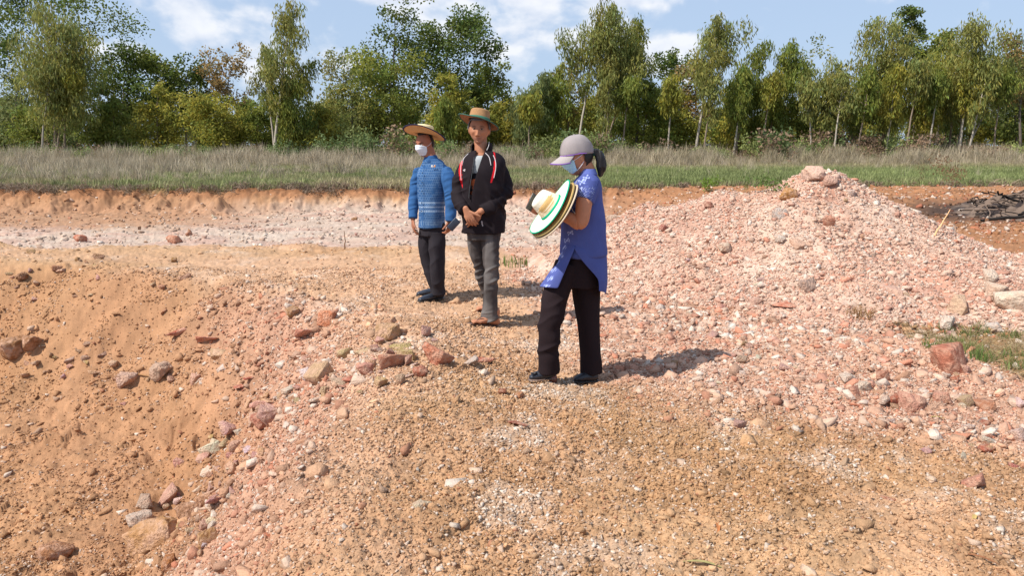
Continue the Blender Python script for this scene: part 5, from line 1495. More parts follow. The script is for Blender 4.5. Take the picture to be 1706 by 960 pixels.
    # collar, cuffs, buttons, badge
    cl = rings_loft([ring(707, 730, 271, .074, -.005), ring(708, 729, 262.5, .066, .005)], 36, 2.1)
    finish(bake(raw_mesh([(cl[0], cl[1][:-2])]), [('SOLIDIFY', dict(thickness=.006, offset=0)), ('SUBSURF', dict(levels=1))]), 'collar', m_cloth, base, sh, lin(42, 76, 120))
    for vv in (275, 287, 303, 317, 336, 350):
        q = p(706.3 + (vv - 275) * -.02, vv, 0); dist = .125 if vv > 285 else .112
        finish(fuse([ell((q[0] + .0, q[1] - dist, q[2]), (.0065, .004, .0065))], .002, 0), 'button', m_leather, base, sh, (.02, .05, .11))
    q = p(722, 277, -.131)
    finish(fuse([ell(q + np.array([-.011, 0, 0]), (.011, .003, .014), rotm(0, -.3, 0))], .0025, 0), 'badge', m_leather, base, sh, (.75, .72, .66))
    finish(fuse([ell(q + np.array([.012, .001, 0]), (.010, .003, .013), rotm(0, .3, 0))], .0025, 0), 'badge', m_leather, base, sh, lin(222, 160, 100))
    # trousers
    t1 = limb([p(710, 387, .05), p(709, 410, .05), p(715, 445, .05), p(723, 480, .03), p(726, 492, .03)], [(.064, .075), (.068, .08), (.056, .065), (.049, .058), (.054, .064)], 24, cap=.12)
    t2 = limb([p(727, 388, -.03), p(728, 410, -.05), p(728, 445, -.06), p(729, 478, -.04), p(730, 489, -.03)], [(.076, .08), (.078, .083), (.066, .07), (.052, .06), (.056, .066)], 24, cap=.12)
    hp = rings_loft([ring(699, 741, 392, .100), ring(700, 740, 376, .092), ring(703, 737, 366, .08)], 36)
    me = fuse([t1, t2, hp], .0055, 3)
    push(me, lambda V: .014 * ridges(V, (6, 6, 11), (.2, .9, 0), 12) * (.5 + .8 * ss(440, 480, proj(V)[1])) + .009 * ridges(V, (11, 11, 2.6), (0, .2, 0), 14) - .006)
    finish(me, 'trousers', m_cloth, base, who, lin(46, 42, 46))
    z0 = p(715, 503)[2]
    g = lambda u, v, dy=0: p(u, v, dy)
    up_ = np.array([0, 0, .018])
    shoe(who, base, hit(738, 500) + up_, hit(697, 506) + up_, lin(40, 44, 54), .046)
    shoe(who, base, hit(741, 491) + up_, hit(693, 496) + up_, lin(40, 44, 54), .044)
    # hat
    Rt = np.array(Euler((-.13, .13, .0)).to_matrix())
    def warp(V):
        r = np.hypot(V[:, 0], V[:, 1]); a = np.arctan2(V[:, 1], V[:, 0])
        V = V.copy(); out = ss(.085, .205, r)
        V[:, 2] += out * (.008 - .012 * np.cos(2 * a + .3) - .020 * np.cos(a) - .026 * np.sin(a)) ; return V
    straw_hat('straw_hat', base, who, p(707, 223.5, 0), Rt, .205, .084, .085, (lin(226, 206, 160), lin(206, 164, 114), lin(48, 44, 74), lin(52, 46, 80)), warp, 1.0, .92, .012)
    # papers / phone in his hand is a thing of its own
    q = p(756, 374, -.20)
    ph_, pf = ell((0, 0, 0), (1, 1, 1)); me = raw_mesh([(np.array([[sx * .035, sy * .005, sz * .06] for sx in (-1, 1) for sy in (-1, 1) for sz in (-1, 1)]) @ rotm(.1, .75, .3).T + q, [[0, 1, 3, 2], [4, 6, 7, 5], [0, 4, 5, 1], [2, 3, 7, 6], [0, 2, 6, 4], [1, 5, 7, 3]])])
    me = bake(me, [('BEVEL', dict(width=.004, segments=2))])
    o = finish(me, 'phone', m_leather, q, None, (.045, .06, .09)); o.location = q
    tag(o, 'dark phone held low in the hand of the man in the blue shirt', 'phone')
    return who
man_in_blue()

# ================================================================= man in the dark track jacket
def man_in_jacket():
    Y = foot_depth(808, 544); base = P(815, 544, Y)
    who = empty('person', tuple(base), 'man in dark track jacket with red stripes standing with clasped hands', 'person')
    p = lambda u, v, dy=0.0: P(u, v, Y + dy)
    hs = .97; hc = p(798.5, 216.5); Rh = np.array(Euler((.06, .03, -.10)).to_matrix())
    body = head_parts(hc, Rh, hs, 1.14)
    body += [limb([p(800, 228, .03), p(802, 256, .02)], [.052, .056]), rings_loft([(*p(806, 385)[:2], p(806, 385)[2], .12, .08), (*p(804, 300)[:2], p(804, 300)[2], .13, .085), (*p(803, 268)[:2], p(803, 268)[2], .11, .06), (*p(803, 256)[:2], p(803, 256)[2], .055, .05)])]
    body += [limb([p(779, 275, .02), p(765, 320, .0), p(776, 350, -.15)], [.035, .034, .026]), limb([p(830, 275, .02), p(841, 318, .0), p(802, 352, -.16)], [.035, .034, .026])]
    body += hand(p(777, 351, -.17), (.40, -.12, -.9), (.1, .9, .1), (.9, -.2, .3), (.42, .46, .5, .55), .25, 1.0, .03)
    body += hand(p(799, 354, -.15), (-.55, .05, -.85), (-.2, .8, .1), (-.3, -.2, .8), (.22, .25, .28, .32), .3, .96, .03)
    body += [limb([p(795, 388, .04), p(801, 440, .08), p(810, 490, .17), p(818, 512, .28)], [.05, .04, .034, .03]), limb([p(817, 385, -.01), p(821, 445, -.03), p(818, 535, -.01)], [.055, .04, .032])]
    # bare feet in flip flops
    def foot(heel, toe):
        heel = np.array(heel); toe = np.array(toe); d = toe - heel; L_ = np.linalg.norm(d); d /= L_; up = np.array([0, 0, 1.0]); sd_ = np.cross(d, up); sd_ /= np.linalg.norm(sd_); up = np.cross(sd_, d)
        out = [limb([heel + d * .03 + up * .03, heel + d * L_ * .4 + up * .04, heel + d * L_ * .72 + up * .022], [(.030, .030), (.034, .034), (.045, .018)], 18, 6, flat=sd_),
               limb([heel + d * .05 + up * .04, heel + d * .05 + up * .12], [.034, .035])]
        for k in range(5):
            o_ = (k - 2) * .0185
            q = heel + d * (L_ * .72) + sd_ * o_ + up * .018
            ln = (.055, .058, .053, .046, .038)[k]
            out.append(limb([q, q + d * ln * .6 + up * .006, q + d * ln - up * .003], [.012 if k == 0 else .0088, .0105 if k == 0 else .0078, .0098 if k == 0 else .0070], 10, 3))
        return out, d, up, sd_, L_
    lf = np.array([0, 0, .020]); hl, to = hit(832, 546) + lf, hit(782, 543) + lf
    f1, d1, u1, s1, L1 = foot(hl, to); body += f1
    hl2, to2 = hit(823, 519) + lf, hit(796, 521) + lf
    f2, d2, u2, s2, L2 = foot(hl2, to2); body += f2
    me = fuse(body, .0036, 1, .4)
    finish(me, 'body', m_skin, base, who, skin_col(SK, hc, Rh, hs, lips=True, brow=(.035, .026, .022), grey=.25))
    eyes(hc, Rh, hs, base, who, m_eye)
    finish(hair_cap(hc, Rh, hs, low_back=-.04, side=.000, brow_z=.066, front=-.030, wide=1.14), 'hair', m_hair, base, who, (.13, .12, .115))
    for (hl_, d, u_, s_, L_) in ((hl, d1, u1, s1, L1), (hl2, d2, u2, s2, L2)):
        sp = [hl_ + d * .02 + u_ * -.002, hl_ + d * L_ * .4 + u_ * -.002, hl_ + d * L_ * .75 + u_ * -.002, hl_ + d * (L_ - .005) + u_ * -.002]
        o = finish(fuse([limb(sp, [(.034, .008), (.036, .008), (.052, .008), (.040, .007)], 20, 6, flat=s_)], .004, 1), 'flip_flop', m_leather, base, who, lin(92, 66, 54))
        toe = hl_ + d * L_ * .80 + u_ * .028 + s_ * -.012
        for k in (-1, 1):
            finish(raw_mesh([limb([toe, hl_ + d * L_ * .60 + u_ * .050 + s_ * k * .022, hl_ + d * L_ * .40 + u_ * .012 + s_ * k * .038], [.004, .005, .005], 8, 5)]), 'strap', m_leather, base, o, lin(70, 48, 42))
    def ring(u0, u1, v, ry, dy=0):
        a = p(u0, v, dy); b = p(u1, v, dy); return ((a[0] + b[0]) / 2, a[1], a[2], (b[0] - a[0]) / 2, ry)
    # t-shirt seen in the open front
    ts = rings_loft([ring(780, 826, 350, .10, .0), ring(782, 824, 300, .112, .0), ring(782, 822, 268, .106), ring(790, 815, 259, .08)], 36)
    def tcol(V, Nn):
        u, v = proj(V)
        g_ = np.array(lin(168, 172, 172)); k = np.array(lin(38, 36, 40)); o_ = np.array(lin(228, 118, 72))
        c = np.where((v < 288)[:, None], g_, np.where((v < 299)[:, None], k, o_)); return c
    finish(fuse([ts], .006, 1), 'undershirt', m_cloth, base, who, tcol)
    # jacket
    JACKET_BVH = None
    torso = rings_loft([ring(770, 842, 387, .135), ring(771, 842, 372, .140), ring(770, 841, 350, .145), ring(770, 840, 320, .148), ring(771, 842, 290, .145), ring(770, 843, 270, .130, .01), ring(776, 834, 257, .100, .01), ring(789, 817, 250, .070, .01)], 44, 2.6)
    sl = limb([p(779, 272, .02), p(770, 288, .02), p(764, 318, .0), p(767, 338, -.07), p(774, 350, -.15)], [.052, .058, .058, .056, .048], 24, cap=.12)
    sr = limb([p(830, 272, .02), p(837, 290, .02), p(843, 316, .01), p(826, 337, -.08), p(804, 353, -.14)], [.052, .060, .062, .062, .054], 24, cap=.12)
    me = fuse([torso, sl, sr], .005, 4)
    def f(V):
        u, v = proj(V)
        r = .013 * ridges(V, (4, 5, 19), (.3, -.75, 0), 22) * ss(805, 825, u) * ss(300, 320, v) * ss(378, 360, v)
        r += .010 * ridges(V, (5, 5, 22), (.2, .4, 0), 25) * ss(782, 772, u) * ss(285, 300, v)
        r += .012 * ridges(V, (11, 9, 2.0), (0, .1, 0), 27) * ss(262, 285, v) * ss(776, 790, u) * ss(838, 822, u)
        op = opening(u, v)
        return r + .0025 * ridges(V, (26, 26, 9), (0, .5, 0), 29) - .004 - .065 * op * ss(0.2, -.3, (V[:, 1] - Y) / .1)
    def opening(u, v):
        # V-shaped open front narrowing to the zip
        c = np.interp(v, [250, 262, 285, 305, 330], [801, 797, 791, 786, 784.0]); w_ = np.interp(v, [250, 262, 285, 305, 333], [7, 5.4, 4.3, 3.6, .2])
        return ss(1.05, .85, np.abs(u - c) / w_) * (v < 333)
    push(me, f)
    # cut the opening so the undershirt and throat show
    V = coords(me); u, v = proj(V); kill = (opening(u, v) > .5) & (V[:, 1] < Y - .02)
    bm = bmesh.new(); bm.from_mesh(me); bm.verts.ensure_lookup_table()
    bmesh.ops.delete(bm, geom=[bm.verts[i] for i in np.nonzero(kill)[0]], context='VERTS'); bm.to_mesh(me); bm.free()
    def col(V, Nn):
        u, v = proj(V); blk = np.array(lin(34, 27, 30)); red = np.array(lin(222, 34, 44)); wht = np.array(lin(215, 205, 205))
        c = np.repeat(blk[None], len(V), 0) * (1 + .2 * (vn3(V * 30, 3) - .5))[:, None]
        fr = V[:, 1] < Y + .06
        def line(pts, w_):
            pts = np.array(pts, float); best = np.full(len(V), 99.0)
            for a, b in zip(pts[:-1], pts[1:]):
                e = b - a; t = np.clip(((u - a[0]) * e[0] + (v - a[1]) * e[1]) / (e @ e), 0, 1)
                best = np.minimum(best, np.hypot(u - a[0] - t * e[0], v - a[1] - t * e[1]))
            return (best < w_) & fr
        def poly(pts):
            pts = np.array(pts, float); ins = np.zeros(len(V), bool); j = len(pts) - 1
            for i in range(len(pts)):
                xi, yi = pts[i]; xj, yj = pts[j]
                ins ^= ((yi > v) != (yj > v)) & (u < (xj - xi) * (v - yi) / (yj - yi + 1e-9) + xi); j = i
            return ins & fr
        c[poly([(773, 252), (768, 262), (764, 285), (767, 303), (771, 314), (770, 300), (769, 280), (771, 264), (776, 253)])] = red
        c[poly([(821, 250), (824, 262), (822, 282), (817, 304), (819, 305), (825, 290), (826, 268), (824, 252)])] = red
        c[line([(774.3, 284.5), (772, 283.5), (775, 282)], .55)] = wht
        c[line([(802.5, 369), (803, 373), (804.5, 376.5)], .55)] = wht
        return c
    bvh = surface(me)
    jo = finish(me, 'track_jacket', m_track, base, who, col)
    for ln_ in ([(780, 256), (773, 264), (770.5, 275)], [(774, 262), (769, 270), (767.5, 284), (768.5, 300)], [(809, 255), (815, 262), (818, 275)], [(822, 259), (825.5, 268), (826, 280), (823, 296)]):
        finish(raw_mesh([limb(on_surface(bvh, ln_, .001), [.0032] * 9, 6, 1)]), 'piping', m_cloth, base, jo, lin(205, 196, 194))
    # standing collar, open
    cl = rings_loft([ring(786, 818, 256, .080, .01), ring(785, 820, 246, .084, .02), ring(788, 819, 238, .078, .02)], 40, 2.1)
    V, Fc = cl; Fc = Fc[:-2]; cen = np.array([V[f_].mean(0) for f_ in Fc]); uu, vv = proj(cen)
    wd = np.interp(vv, [238, 256], [15, 8.5])
    keep = ~((np.abs(uu - np.interp(vv, [238, 256], [799, 797])) < wd) & (cen[:, 1] < Y))
    Fc = [f_ for f_, k in zip(Fc, keep) if k]
    me = bake(raw_mesh([(V, Fc)]), [('SOLIDIFY', dict(thickness=.007, offset=0)), ('SUBSURF', dict(levels=1))])
    co_ = finish(me, 'collar', m_track, base, jo, lin(34, 28, 31))
    a = [p(815, 236.5, -.045), p(814, 243, -.06), p(811, 250, -.075)]
    finish(raw_mesh([limb(a, [.0022] * 3, 6, 5)]), 'piping', m_cloth, base, jo, lin(215, 210, 205))
    for aa in ([(790, 262, -.135), (787, 285, -.15), (783, 310, -.152), (781, 330, -.152)],):
        finish(raw_mesh([limb([p(*q) for q in aa], [.003] * 4, 6, 5)]), 'zip', m_leather, base, jo, (.05, .05, .05))
    # jeans
    t1 = limb([p(793, 385, .03), p(794, 410, .04), p(801, 445, .08), p(808, 475, .13), p(814, 500, .22), p(816, 508, .26)], [(.070, .085), (.066, .08), (.052, .062), (.048, .055), (.050, .06), (.055, .065)], 24, cap=.12)
    t2 = limb([p(817, 385, -.01), p(818, 415, -.03), p(820, 450, -.04), p(817, 490, -.03), p(816, 520, -.01), p(817, 531, .0)], [(.078, .09), (.072, .082), (.058, .068), (.060, .068), (.070, .078), (.074, .082)], 24, cap=.12)
    hp = rings_loft([ring(780, 833, 398, .105), ring(779, 834, 380, .110), ring(782, 832, 366, .10)], 36)
    me = fuse([t1, t2, hp], .0055, 3)
    push(me, lambda V: .009 * ridges(V, (7, 8, 22), (.2, .5, 0), 32) * (.35 + .9 * np.exp(-((proj(V)[1] - 455) / 26) ** 2)) + .010 * ridges(V, (10, 10, 3), (0, .1, 0), 34) + .010 * ridges(V, (6, 6, 26), (0, .2, 0), 36) * ss(515, 532, proj(V)[1]) - .005)
    def jc(V, Nn):
        n = len(V); u, v = proj(V); a = np.array(lin(74, 68, 66)); b = np.array(lin(122, 116, 112))
        t = ss(.45, .75, vn3(V * np.array([16, 16, 7]), 41)) * .5 + .45 * np.exp(-((v - 465) / 18) ** 2) * vn3(V * 30, 42) + .35 * ss(500, 535, v)
        c = a * (1 - t[:, None]) + b * t[:, None]
        seam = (np.abs(u - np.interp(v, [385, 540], [829, 828])) < .6)
        return c * np.where(seam, .7, 1)[:, None]
    finish(me, 'jeans', m_cloth, base, who, jc)
    # hat
    Rt = np.array(Euler((-.20, .17, .0)).to_matrix())
    def warp(V):
        r = np.hypot(V[:, 0], V[:, 1]); a = np.arctan2(V[:, 1], V[:, 0]); V = V.copy(); out = ss(.08, .17, r)
        V[:, 2] += out * (-.018 + .034 * np.abs(np.cos(a)) ** 2.5 * (np.cos(a) < 0) - .022 * (np.cos(a) > 0) * np.abs(np.cos(a)) - .006 * np.sin(a)); return V
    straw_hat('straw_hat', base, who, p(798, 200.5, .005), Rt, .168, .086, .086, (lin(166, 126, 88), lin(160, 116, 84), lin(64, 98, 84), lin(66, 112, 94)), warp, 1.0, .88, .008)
    return who
man_in_jacket()

# ================================================================= woman with the hats
def woman():
    Y = foot_depth(960, 641); base = P(950, 642, Y)
    who = empty('person', tuple(base), 'woman in grey cap and blue tunic carrying straw hats', 'person')
    p = lambda u, v, dy=0.0: P(u, v, Y + dy)
    hs = .94; hc = p(961, 262); Rh = np.array(Euler((0, 0, -1.36)).to_matrix()) @ rotm(.20, 0, 0)
    body = head_parts(hc, Rh, hs)
    body += [limb([p(973, 270, .0), p(983, 296, .0)], [.046, .050]), rings_loft([(*p(966, 420)[:2], p(966, 420)[2], .10, .12), (*p(970, 350)[:2], p(970, 350)[2], .09, .12), (*p(978, 308)[:2], p(978, 308)[2], .055, .11), (*p(982, 295)[:2], p(982, 295)[2], .035, .05)])]
    # near arm (bent, forearm under the hats) and far arm (hand with the phone)
    el = p(967, 371, -.22); wr = p(928, 356, -.13)
    body += [limb([p(978, 312, -.15), p(973, 340, -.20), el, p(950, 364, -.19), wr], [.044, .049, .043, .038, .026], 20)]
    body += hand(wr, (-.75, .35, -.10), (-.3, .25, 1), (-.2, .8, .5), (.35, .4, .45, .5), .4, .9)
    el2 = p(950, 378, .20); wr2 = p(905, 358, .06)
    body += [limb([p(970, 308, .15), p(962, 345, .20), el2, wr2], [.042, .038, .032, .022], 18)]
    body += hand(wr2, (-1, -.35, .45), (.1, .35, .9), (.2, -.7, .6), (.40, .45, .5, .55), .4, .9)
    body += [limb([p(955, 440, -.02), p(928, 510, -.06), p(916, 560, -.08), p(914, 618, -.06)], [.05, .05, .04, .032]), limb([p(972, 440, .05), p(980, 550, .06), p(985, 622, .05)], [.05, .045, .032])]
    body += [limb([p(915, 612, -.06), p(912, 622, -.062), p(895, 625, -.07)], [.026, .022, .015]), limb([p(986, 618, .05), p(982, 630, .04), p(966, 632, .03)], [.026, .022, .016])]
    me = fuse(body, .0034, 1, .4)
    finish(me, 'body', m_skin, base, who, skin_col(lin(186, 126, 94), hc, Rh, hs, lips=False))
    eyes(hc, Rh, hs, base, who, m_eye)
    # hair with ponytail
    hr = hair_cap(hc, Rh, hs, low_back=-.070, side=.0, brow_z=.075, front=-.004, grow_=.010)
    ho = finish(hr, 'hair', m_hair, base, who, (.012, .010, .010))
    pt = limb([p(985, 256, .0), p(994, 253, .0), p(1000, 262, .0), p(1002, 278, .0), p(1001, 290, .0)], [.013, .018, .026, .028, .014], 20)
    me = fuse([pt], .003, 1); push(me, lambda V: .007 * ridges(V, (60, 60, 6), (0, 0, 0), 51) - .002)
    finish(me, 'ponytail', m_hair, base, ho, (.014, .011, .011))
    finish(fuse([limb([p(987, 255, 0), p(990, 254.3, 0)], [.020, .020])], .003, 1), 'hair_tie', m_cloth, base, ho, lin(40, 70, 62))
    mk, loops = mask_mesh(hc, Rh, hs)
    mo = finish(mk, 'face_mask', m_mask, base, who, lin(176, 208, 222))
    for l in loops: finish(raw_mesh([l]), 'ear_loop', m_mask, base, mo, (.75, .76, .78))
    # cap: domed panels, button, brim with purple edge
    n = 48; V = []; rows = 16
    for i in range(rows + 1):
        a = i / rows * math.pi / 2; rr = math.cos(a) ** .72; zz = math.sin(a)
        th = np.linspace(0, 2 * math.pi, n, endpoint=False)
        seam = 1 + .012 * (1 - np.exp(-((((th / (math.pi / 3)) % 1) - .5) ** 2) / .2)) - .018 * np.exp(-((np.minimum((th / (math.pi / 3)) % 1, 1 - (th / (math.pi / 3)) % 1)) / .06) ** 2)
        V.append(np.stack([.090 * rr * np.cos(th) * seam, .110 * rr * np.sin(th) * seam, np.full(n, zz * .118)], 1))
    V = np.concatenate(V); V[:, 1] += .006; V[:, 2] += .024 - .10 * 0 + .0 * V[:, 1]
    V[:, 2] += np.where(V[:, 1] < 0, 0, -.12 * V[:, 1] * (1 - (V[:, 2] - .024) / .118))
    Fc = [[i * n + j, i * n + (j + 1) % n, (i + 1) * n + (j + 1) % n, (i + 1) * n + j] for i in range(rows) for j in range(n)]
    Rc = Rh @ rotm(-.02, 0, 0)
    me = bake(raw_mesh([((V * hs) @ Rc.T + hc, Fc)]), [('SOLIDIFY', dict(thickness=.004, offset=0))])
    push(me, lambda V: .003 * ridges(V, (14, 14, 14), (0, 0, 0), 55))
    grey = np.array(lin(150, 140, 138))
    def capc(V, Nn):
        q = (V - hc) @ Rc / hs; th = np.arctan2(q[:, 0], -q[:, 1] + .006); k = (th / (math.pi / 3) + .5) % 1; sm = np.minimum(np.abs(k - .5), 1) < .02
        c = np.repeat(grey[None], len(V), 0) * (1 + .12 * (vn3(V * 25, 3) - .5))[:, None]
        return np.where(sm[:, None], c * .6, c)
    cap = finish(me, 'cap', m_cloth, base, who, capc)
    finish(fuse([ell(((np.array([0, .006, .146]) * hs) @ Rc.T + hc), (.008, .008, .005))], .002, 0), 'cap_button', m_cloth, base, cap, grey)
    nu, nv = 25, 9; V = []
    for j in range(nv):
        f = j / (nv - 1)
        for i in range(nu):
            a = (i / (nu - 1) * 2 - 1) * 1.18; ext = .088 * f * (math.cos(a * 1.15) ** .5 if math.cos(a * 1.15) > 0 else 0)
            X = .088 * math.sin(a) * (1 - .04 * f); Yv = -.100 * math.cos(a) - ext + .006; Z = .026 - .030 * (X / .088) ** 2 * (.3 + f) - .42 * ext + .004 * (1 - f)
            V.append((X, Yv, Z))
    V = np.array(V); Fc = [[j * nu + i, j * nu + i + 1, (j + 1) * nu + i + 1, (j + 1) * nu + i] for j in range(nv - 1) for i in range(nu - 1)]
    me = bake(raw_mesh([((V * hs) @ Rc.T + hc, Fc)]), [('SOLIDIFY', dict(thickness=.005, offset=0)), ('SUBSURF', dict(levels=1))])
    def brc(V, Nn):
        q = (V - hc) @ Rc / hs; nl = Nn @ Rc
        return np.where((nl[:, 2] < -.05)[:, None], np.array([lin(92, 70, 120)]), np.array([lin(164, 154, 150)]))
    br = finish(me, 'brim', m_cloth, base, cap, brc)
    ed = [((V[(nv - 1) * nu + i] * hs) @ Rc.T + hc) for i in range(0, nu, 2)]
    finish(raw_mesh([limb(ed, [.0042] * len(ed), 8, 2)]), 'brim_edge', m_cloth, base, cap, lin(128, 92, 160))
    bd = []
    for a in np.linspace(-1.9, 1.9, 21):
        X = .0905 * math.sin(a); Yv = -.1105 * math.cos(a) + .006; bd.append((np.array([X, Yv, .026 - (.12 * Yv if Yv > 0 else 0)]) * hs) @ Rc.T + hc)
    finish(raw_mesh([limb(bd, [(.0030, .0050)] * len(bd), 8, 2, flat=(0, 0, 1))]), 'cap_band', m_cloth, base, cap, lin(150, 100, 190))
    # tunic
    def ring(u0, u1, v, ry, dy=0):
        a = p(u0, v, dy); b = p(u1, v, dy); return ((a[0] + b[0]) / 2, a[1], a[2], (b[0] - a[0]) / 2, ry)
    torso = rings_loft([ring(936.5, 1008, 423, .160), ring(937, 1007.5, 415, .158), ring(938, 1006.5, 395, .150), ring(939, 1005, 365, .145), ring(943, 1003.5, 335, .150), ring(950, 1002, 312, .165), ring(958, 999, 300, .15), ring(967, 993, 290, .085), ring(970, 990, 284, .055)], 44, 2.3)
    s1 = limb([p(983, 303, -.12), p(979, 318, -.16), p(973, 334, -.185)], [.062, .064, .062], 24, cap=.12)
    s2 = limb([p(974, 303, .12), p(968, 318, .17), p(964, 336, .195)], [.060, .062, .058], 24, cap=.12)
    me = fuse([torso, s1, s2], .0048, 4)
    def f(V):
        u, v = proj(V); near = ss(Y + .02, Y - .04, V[:, 1])
        arm = np.exp(-((u - 976) / 16) ** 2 - ((v - 320) / 16) ** 2)
        r = .014 * ridges(V, (8, 7, 2.6), (.1, -.15, 0), 61) * (1 - arm) * ss(330, 350, v) + .005 * ridges(V, (16, 16, 5), (0, .4, 0), 63) * arm * .8
        return r - .002 + .0022 * ridges(V, (26, 26, 10), (.2, .3, 0), 66)
    push(me, f)
    # trim hollow ends (sleeve mouths, hem) by deleting the caps
    blue = np.array(lin(80, 90, 148)); blue2 = np.array(lin(92, 104, 165)); ink = np.array(lin(50, 58, 104)); lace = np.array(lin(170, 182, 226))
    def bow(u, v, cu, cv, w_, h_, tilt):
        x = (u - cu) * math.cos(tilt) + (v - cv) * math.sin(tilt); y = -(u - cu) * math.sin(tilt) + (v - cv) * math.cos(tilt)
        inb = (np.abs(x) < w_) & (np.abs(y) < h_)
        return inb & ((np.abs(np.abs(x) - w_) < .7) | (np.abs(np.abs(y / h_) - np.abs(x / w_)) < .17))
    def tc_(V, Nn):
        u, v = proj(V); c = np.repeat(blue[None], len(V), 0) * (1 + .12 * (vn3(V * 22, 3) - .5))[:, None]
        nearf = V[:, 1] < Y - .06
        sl = nearf & (dpoly(V, [p(983, 303, -.12), p(979, 318, -.16), p(973, 336, -.185)], [.066, .068, .066]) < 1.12) & (v > 294) & (v < 345) & (u > 958) & (u < 999 - .4 * (v - 300)) & (V[:, 1] < Y - .10)
        n1 = vn3(V * np.array([60, 60, 60]), 71)
        c = np.where((sl & (n1 > .40))[:, None], c * .62 + ink * .3, c)
        c = np.where((sl & (np.abs(((u + v) / 4.2) % 1 - .5) < .10) & (n1 > .45) & (v > 312))[:, None], lace * .75, c)
        c = np.where((sl & (np.abs(((u - v) / 4.2) % 1 - .5) < .10) & (n1 < .55) & (v > 318))[:, None], lace * .65, c)
        for (cu, cv, w_, h_, tl) in ((977, 296, 4.5, 4, -.5), (969, 303, 4.5, 4.5, -.3), (964, 316, 5.5, 5, .1), (969, 331, 5, 3, .2)):
            c = np.where((bow(u, v, cu, cv, w_, h_, tl) & nearf)[:, None], lace, c)
        edge = sl & (v > 334) & (n1 > .5); c = np.where(edge[:, None], lace * .9, c)
        for k in range(8):
            cv = 388 + k * 12.6; cu = 950 - k * 5.6
            c = np.where((bow(u, v, cu, cv, 4.2, 3.4, -.25) & nearf)[:, None], lace, c)
        return c
    tu = finish(me, 'tunic', m_cloth, base, who, tc_)
    # split tails below the side slit, modelled as curved cloth panels
    def panel(fn, nu_, nv_, name, thick=.004):
        V = np.array([fn(i / (nu_ - 1), j / (nv_ - 1)) for j in range(nv_) for i in range(nu_)])
        Fc = [[j * nu_ + i, j * nu_ + i + 1, (j + 1) * nu_ + i + 1, (j + 1) * nu_ + i] for j in range(nv_ - 1) for i in range(nu_ - 1)]
        return finish(bake(raw_mesh([(V, Fc)]), [('SOLIDIFY', dict(thickness=thick, offset=0)), ('SUBSURF', dict(levels=1))]), name, m_cloth, base, tu, tc_)
    def fpan(a, b):
        # a: near slit edge -> round the front -> far slit edge; b: down
        v = 405 + b * 76; uf = np.interp(v, [405, 420, 440, 481], [939.5, 935.5, 926, 899]); us = np.interp(v, [405, 418, 481], [961, 956, 929.5])
        th = a * math.pi; cx = us; u = us + (uf - us) * math.sin(th) ** .8; dy = -np.interp(b, [0, .13, .4, 1], [.138, .174, .188, .186]) * math.cos(th)
        return p(u, v + 3 * math.sin(th) * b * -1, dy + .004 * math.sin(a * 25) * b)
    def bpan(a, b):
        v0 = 405; v1 = np.interp(abs(math.cos(a * math.pi)), [0, 1], [492, 486]); v = v0 + b * (v1 - v0)
        us = np.interp(v, [405, 419, 440, 465, 480, 490], [956, 957, 974, 997, 998, 997]); ub = np.interp(v, [405, 424, 440, 470, 492], [1004, 1010.5, 1011.5, 1012, 1009])
        th = a * math.pi; u = us + (ub - us) * math.sin(th) ** .7; dy = -np.interp(b, [0, .12, .5, 1], [.138, .174, .174, .160]) * math.cos(th)
        return p(u, v, dy + .003 * math.sin(a * 22) * b)
    panel(fpan, 25, 14, 'front_tail'); panel(bpan, 25, 14, 'back_tail')
    # collar
    cl = rings_loft([ring(966, 995, 291, .078), ring(970, 991, 281, .060)], 36, 2.0)
    finish(bake(raw_mesh([(cl[0], cl[1][:-2])]), [('SOLIDIFY', dict(thickness=.006, offset=0)), ('SUBSURF', dict(levels=1))]), 'collar', m_cloth, base, tu, tuple(blue2))
    # trousers
    t1 = limb([p(946, 440, -.05), p(928, 490, -.07), p(918, 540, -.085), p(914, 585, -.08), p(914, 618, -.06)], [(.085, .09), (.086, .092), (.074, .085), (.060, .072), (.067, .075)], 26, cap=.12)
    t2 = limb([p(975, 440, .06), p(977, 490, .07), p(981, 540, .07), p(984, 590, .06), p(985, 622, .05)], [(.10, .10), (.090, .095), (.074, .085), (.066, .075), (.072, .078)], 26, cap=.12)
    hp = rings_loft([ring(926, 1000, 476, .12), ring(930, 1002, 450, .132), ring(938, 1003, 420, .135), ring(944, 1000, 400, .12)], 36)
    me = fuse([t1, t2, hp], .0055, 3)
    push(me, lambda V: .013 * ridges(V, (6, 6, 17), (.2, .45, 0), 72) * np.exp(-((proj(V)[1] - 560) / 60) ** 2) * ss(950, 940, proj(V)[0]) + .009 * ridges(V, (10, 10, 2.0), (0, .05, 0), 74) - .006)
    finish(me, 'trousers', m_cloth, base, who, lin(40, 30, 32))
    # shoes: block heel raised in front, flat behind
    o, d, up, sd_ = shoe(who, base, p(926, 631, -.06), p(879, 634, -.07), lin(40, 42, 50), .037, sole=lin(120, 98, 86))
    h0 = p(921, 630, -.06); h1 = p(922.5, 645, -.06)
    finish(fuse([limb([h0, h1], [(.030, .027), (.020, .018)], 20, 6)], .003, 1), 'heel', m_leather, base, o, lin(116, 66, 52))
    q = p(889, 622.5, -.095)
    finish(fuse([ell(q, (.015, .012, .006), rotm(0, .2, 0)), ell(q + np.array([.012, 0, .004]), (.010, .013, .006)), ell(q - np.array([.012, 0, -.001]), (.009, .013, .006))], .0025, 0), 'bow', m_leather, base, o, (.02, .02, .022))
    shoe(who, base, hit(997, 640) + np.array([0, 0, .018]), hit(953, 641) + np.array([0, 0, .018]), lin(36, 36, 42), .037)
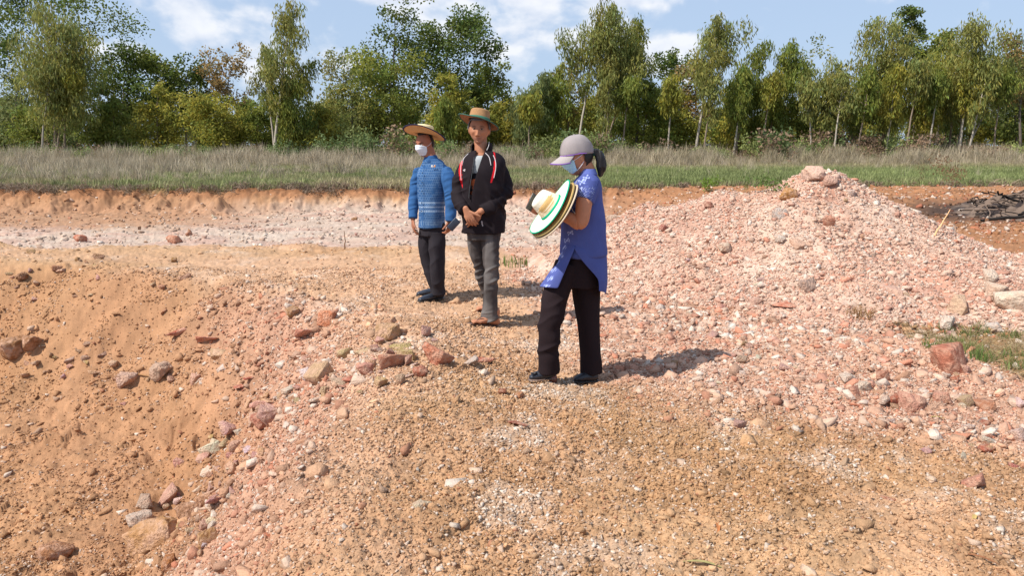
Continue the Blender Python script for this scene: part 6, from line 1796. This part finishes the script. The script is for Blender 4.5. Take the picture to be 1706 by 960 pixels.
    # strap of a small bag crossing the chest
    st = [p(962, 300, -.165), p(953, 320, -.14), p(952, 345, -.17), p(958, 356, -.235)]
    finish(raw_mesh([limb(st, [.0022] * 4, 6, 6)]), 'cord', m_cloth, base, who, (.6, .58, .5))
    # ---- the hats in her arms: top-level things
    ax = np.array([-.80, -.13, .58]); ax /= np.linalg.norm(ax)
    X = np.cross(np.array([0, 1.0, 0]), ax); X /= np.linalg.norm(X); Yv = np.cross(ax, X); Rt = np.stack([X, Yv, ax], 1)
    hp0 = p(919, 346, -.20)
    def warp(V):
        r = np.hypot(V[:, 0], V[:, 1]); a = np.arctan2(V[:, 1], V[:, 0]); V = V.copy(); out = ss(.08, .2, r)
        V[:, 2] += out * (.012 * np.cos(2 * a + .6) + .004); return V
    wh = lin(236, 228, 206); teal = lin(24, 168, 128)
    straw_hat('straw_hat', hp0, None, hp0, Rt, .192, .088, .108, (wh, lin(222, 206, 170), teal, teal), warp, 1.0, .70, .005,
              label='white straw hat with bright green trim on the outside of the carried stack', top=lin(226, 176, 96), cat='hat', loose=True)
    hp1 = hp0 - ax * .024 + np.array([.002, -.008, -.003])
    straw_hat('straw_hat', hp1, None, hp1, Rt @ rotm(.03, .02, 0), .196, .082, .10, (lin(208, 170, 112), lin(204, 150, 92), lin(150, 130, 84), None), warp, 1.0, .80, .004,
              label='tan straw hat with dark green edge nested in the middle of the carried stack', cat='hat', loose=True)
    hp2 = hp1 - ax * .020 + np.array([.002, -.008, -.003])
    straw_hat('straw_hat', hp2, None, hp2, Rt @ rotm(-.02, .03, 0), .200, .081, .10, (lin(226, 206, 176), lin(218, 198, 172), lin(196, 176, 150), None), warp, 1.0, .80, .010,
              label='cream straw hat nearest her chest at the back of the carried stack', cat='hat', loose=True)
    q = p(886, 337, -.02)
    bx_ = np.array([[sx * .029, sy * .005, sz * .054] for sx in (-1, 1) for sy in (-1, 1) for sz in (-1, 1)]) @ rotm(.2, .45, .9).T + q
    me = bake(raw_mesh([(bx_, [[0, 1, 3, 2], [4, 6, 7, 5], [0, 4, 5, 1], [2, 3, 7, 6], [0, 2, 6, 4], [1, 5, 7, 3]])]), [('BEVEL', dict(width=.004, segments=2))])
    o = finish(me, 'phone', m_leather, q, None, lin(70, 66, 60)); o.location = q
    tag(o, 'dark phone held up in front of the hats by the woman in the cap', 'phone')
    return who
woman()
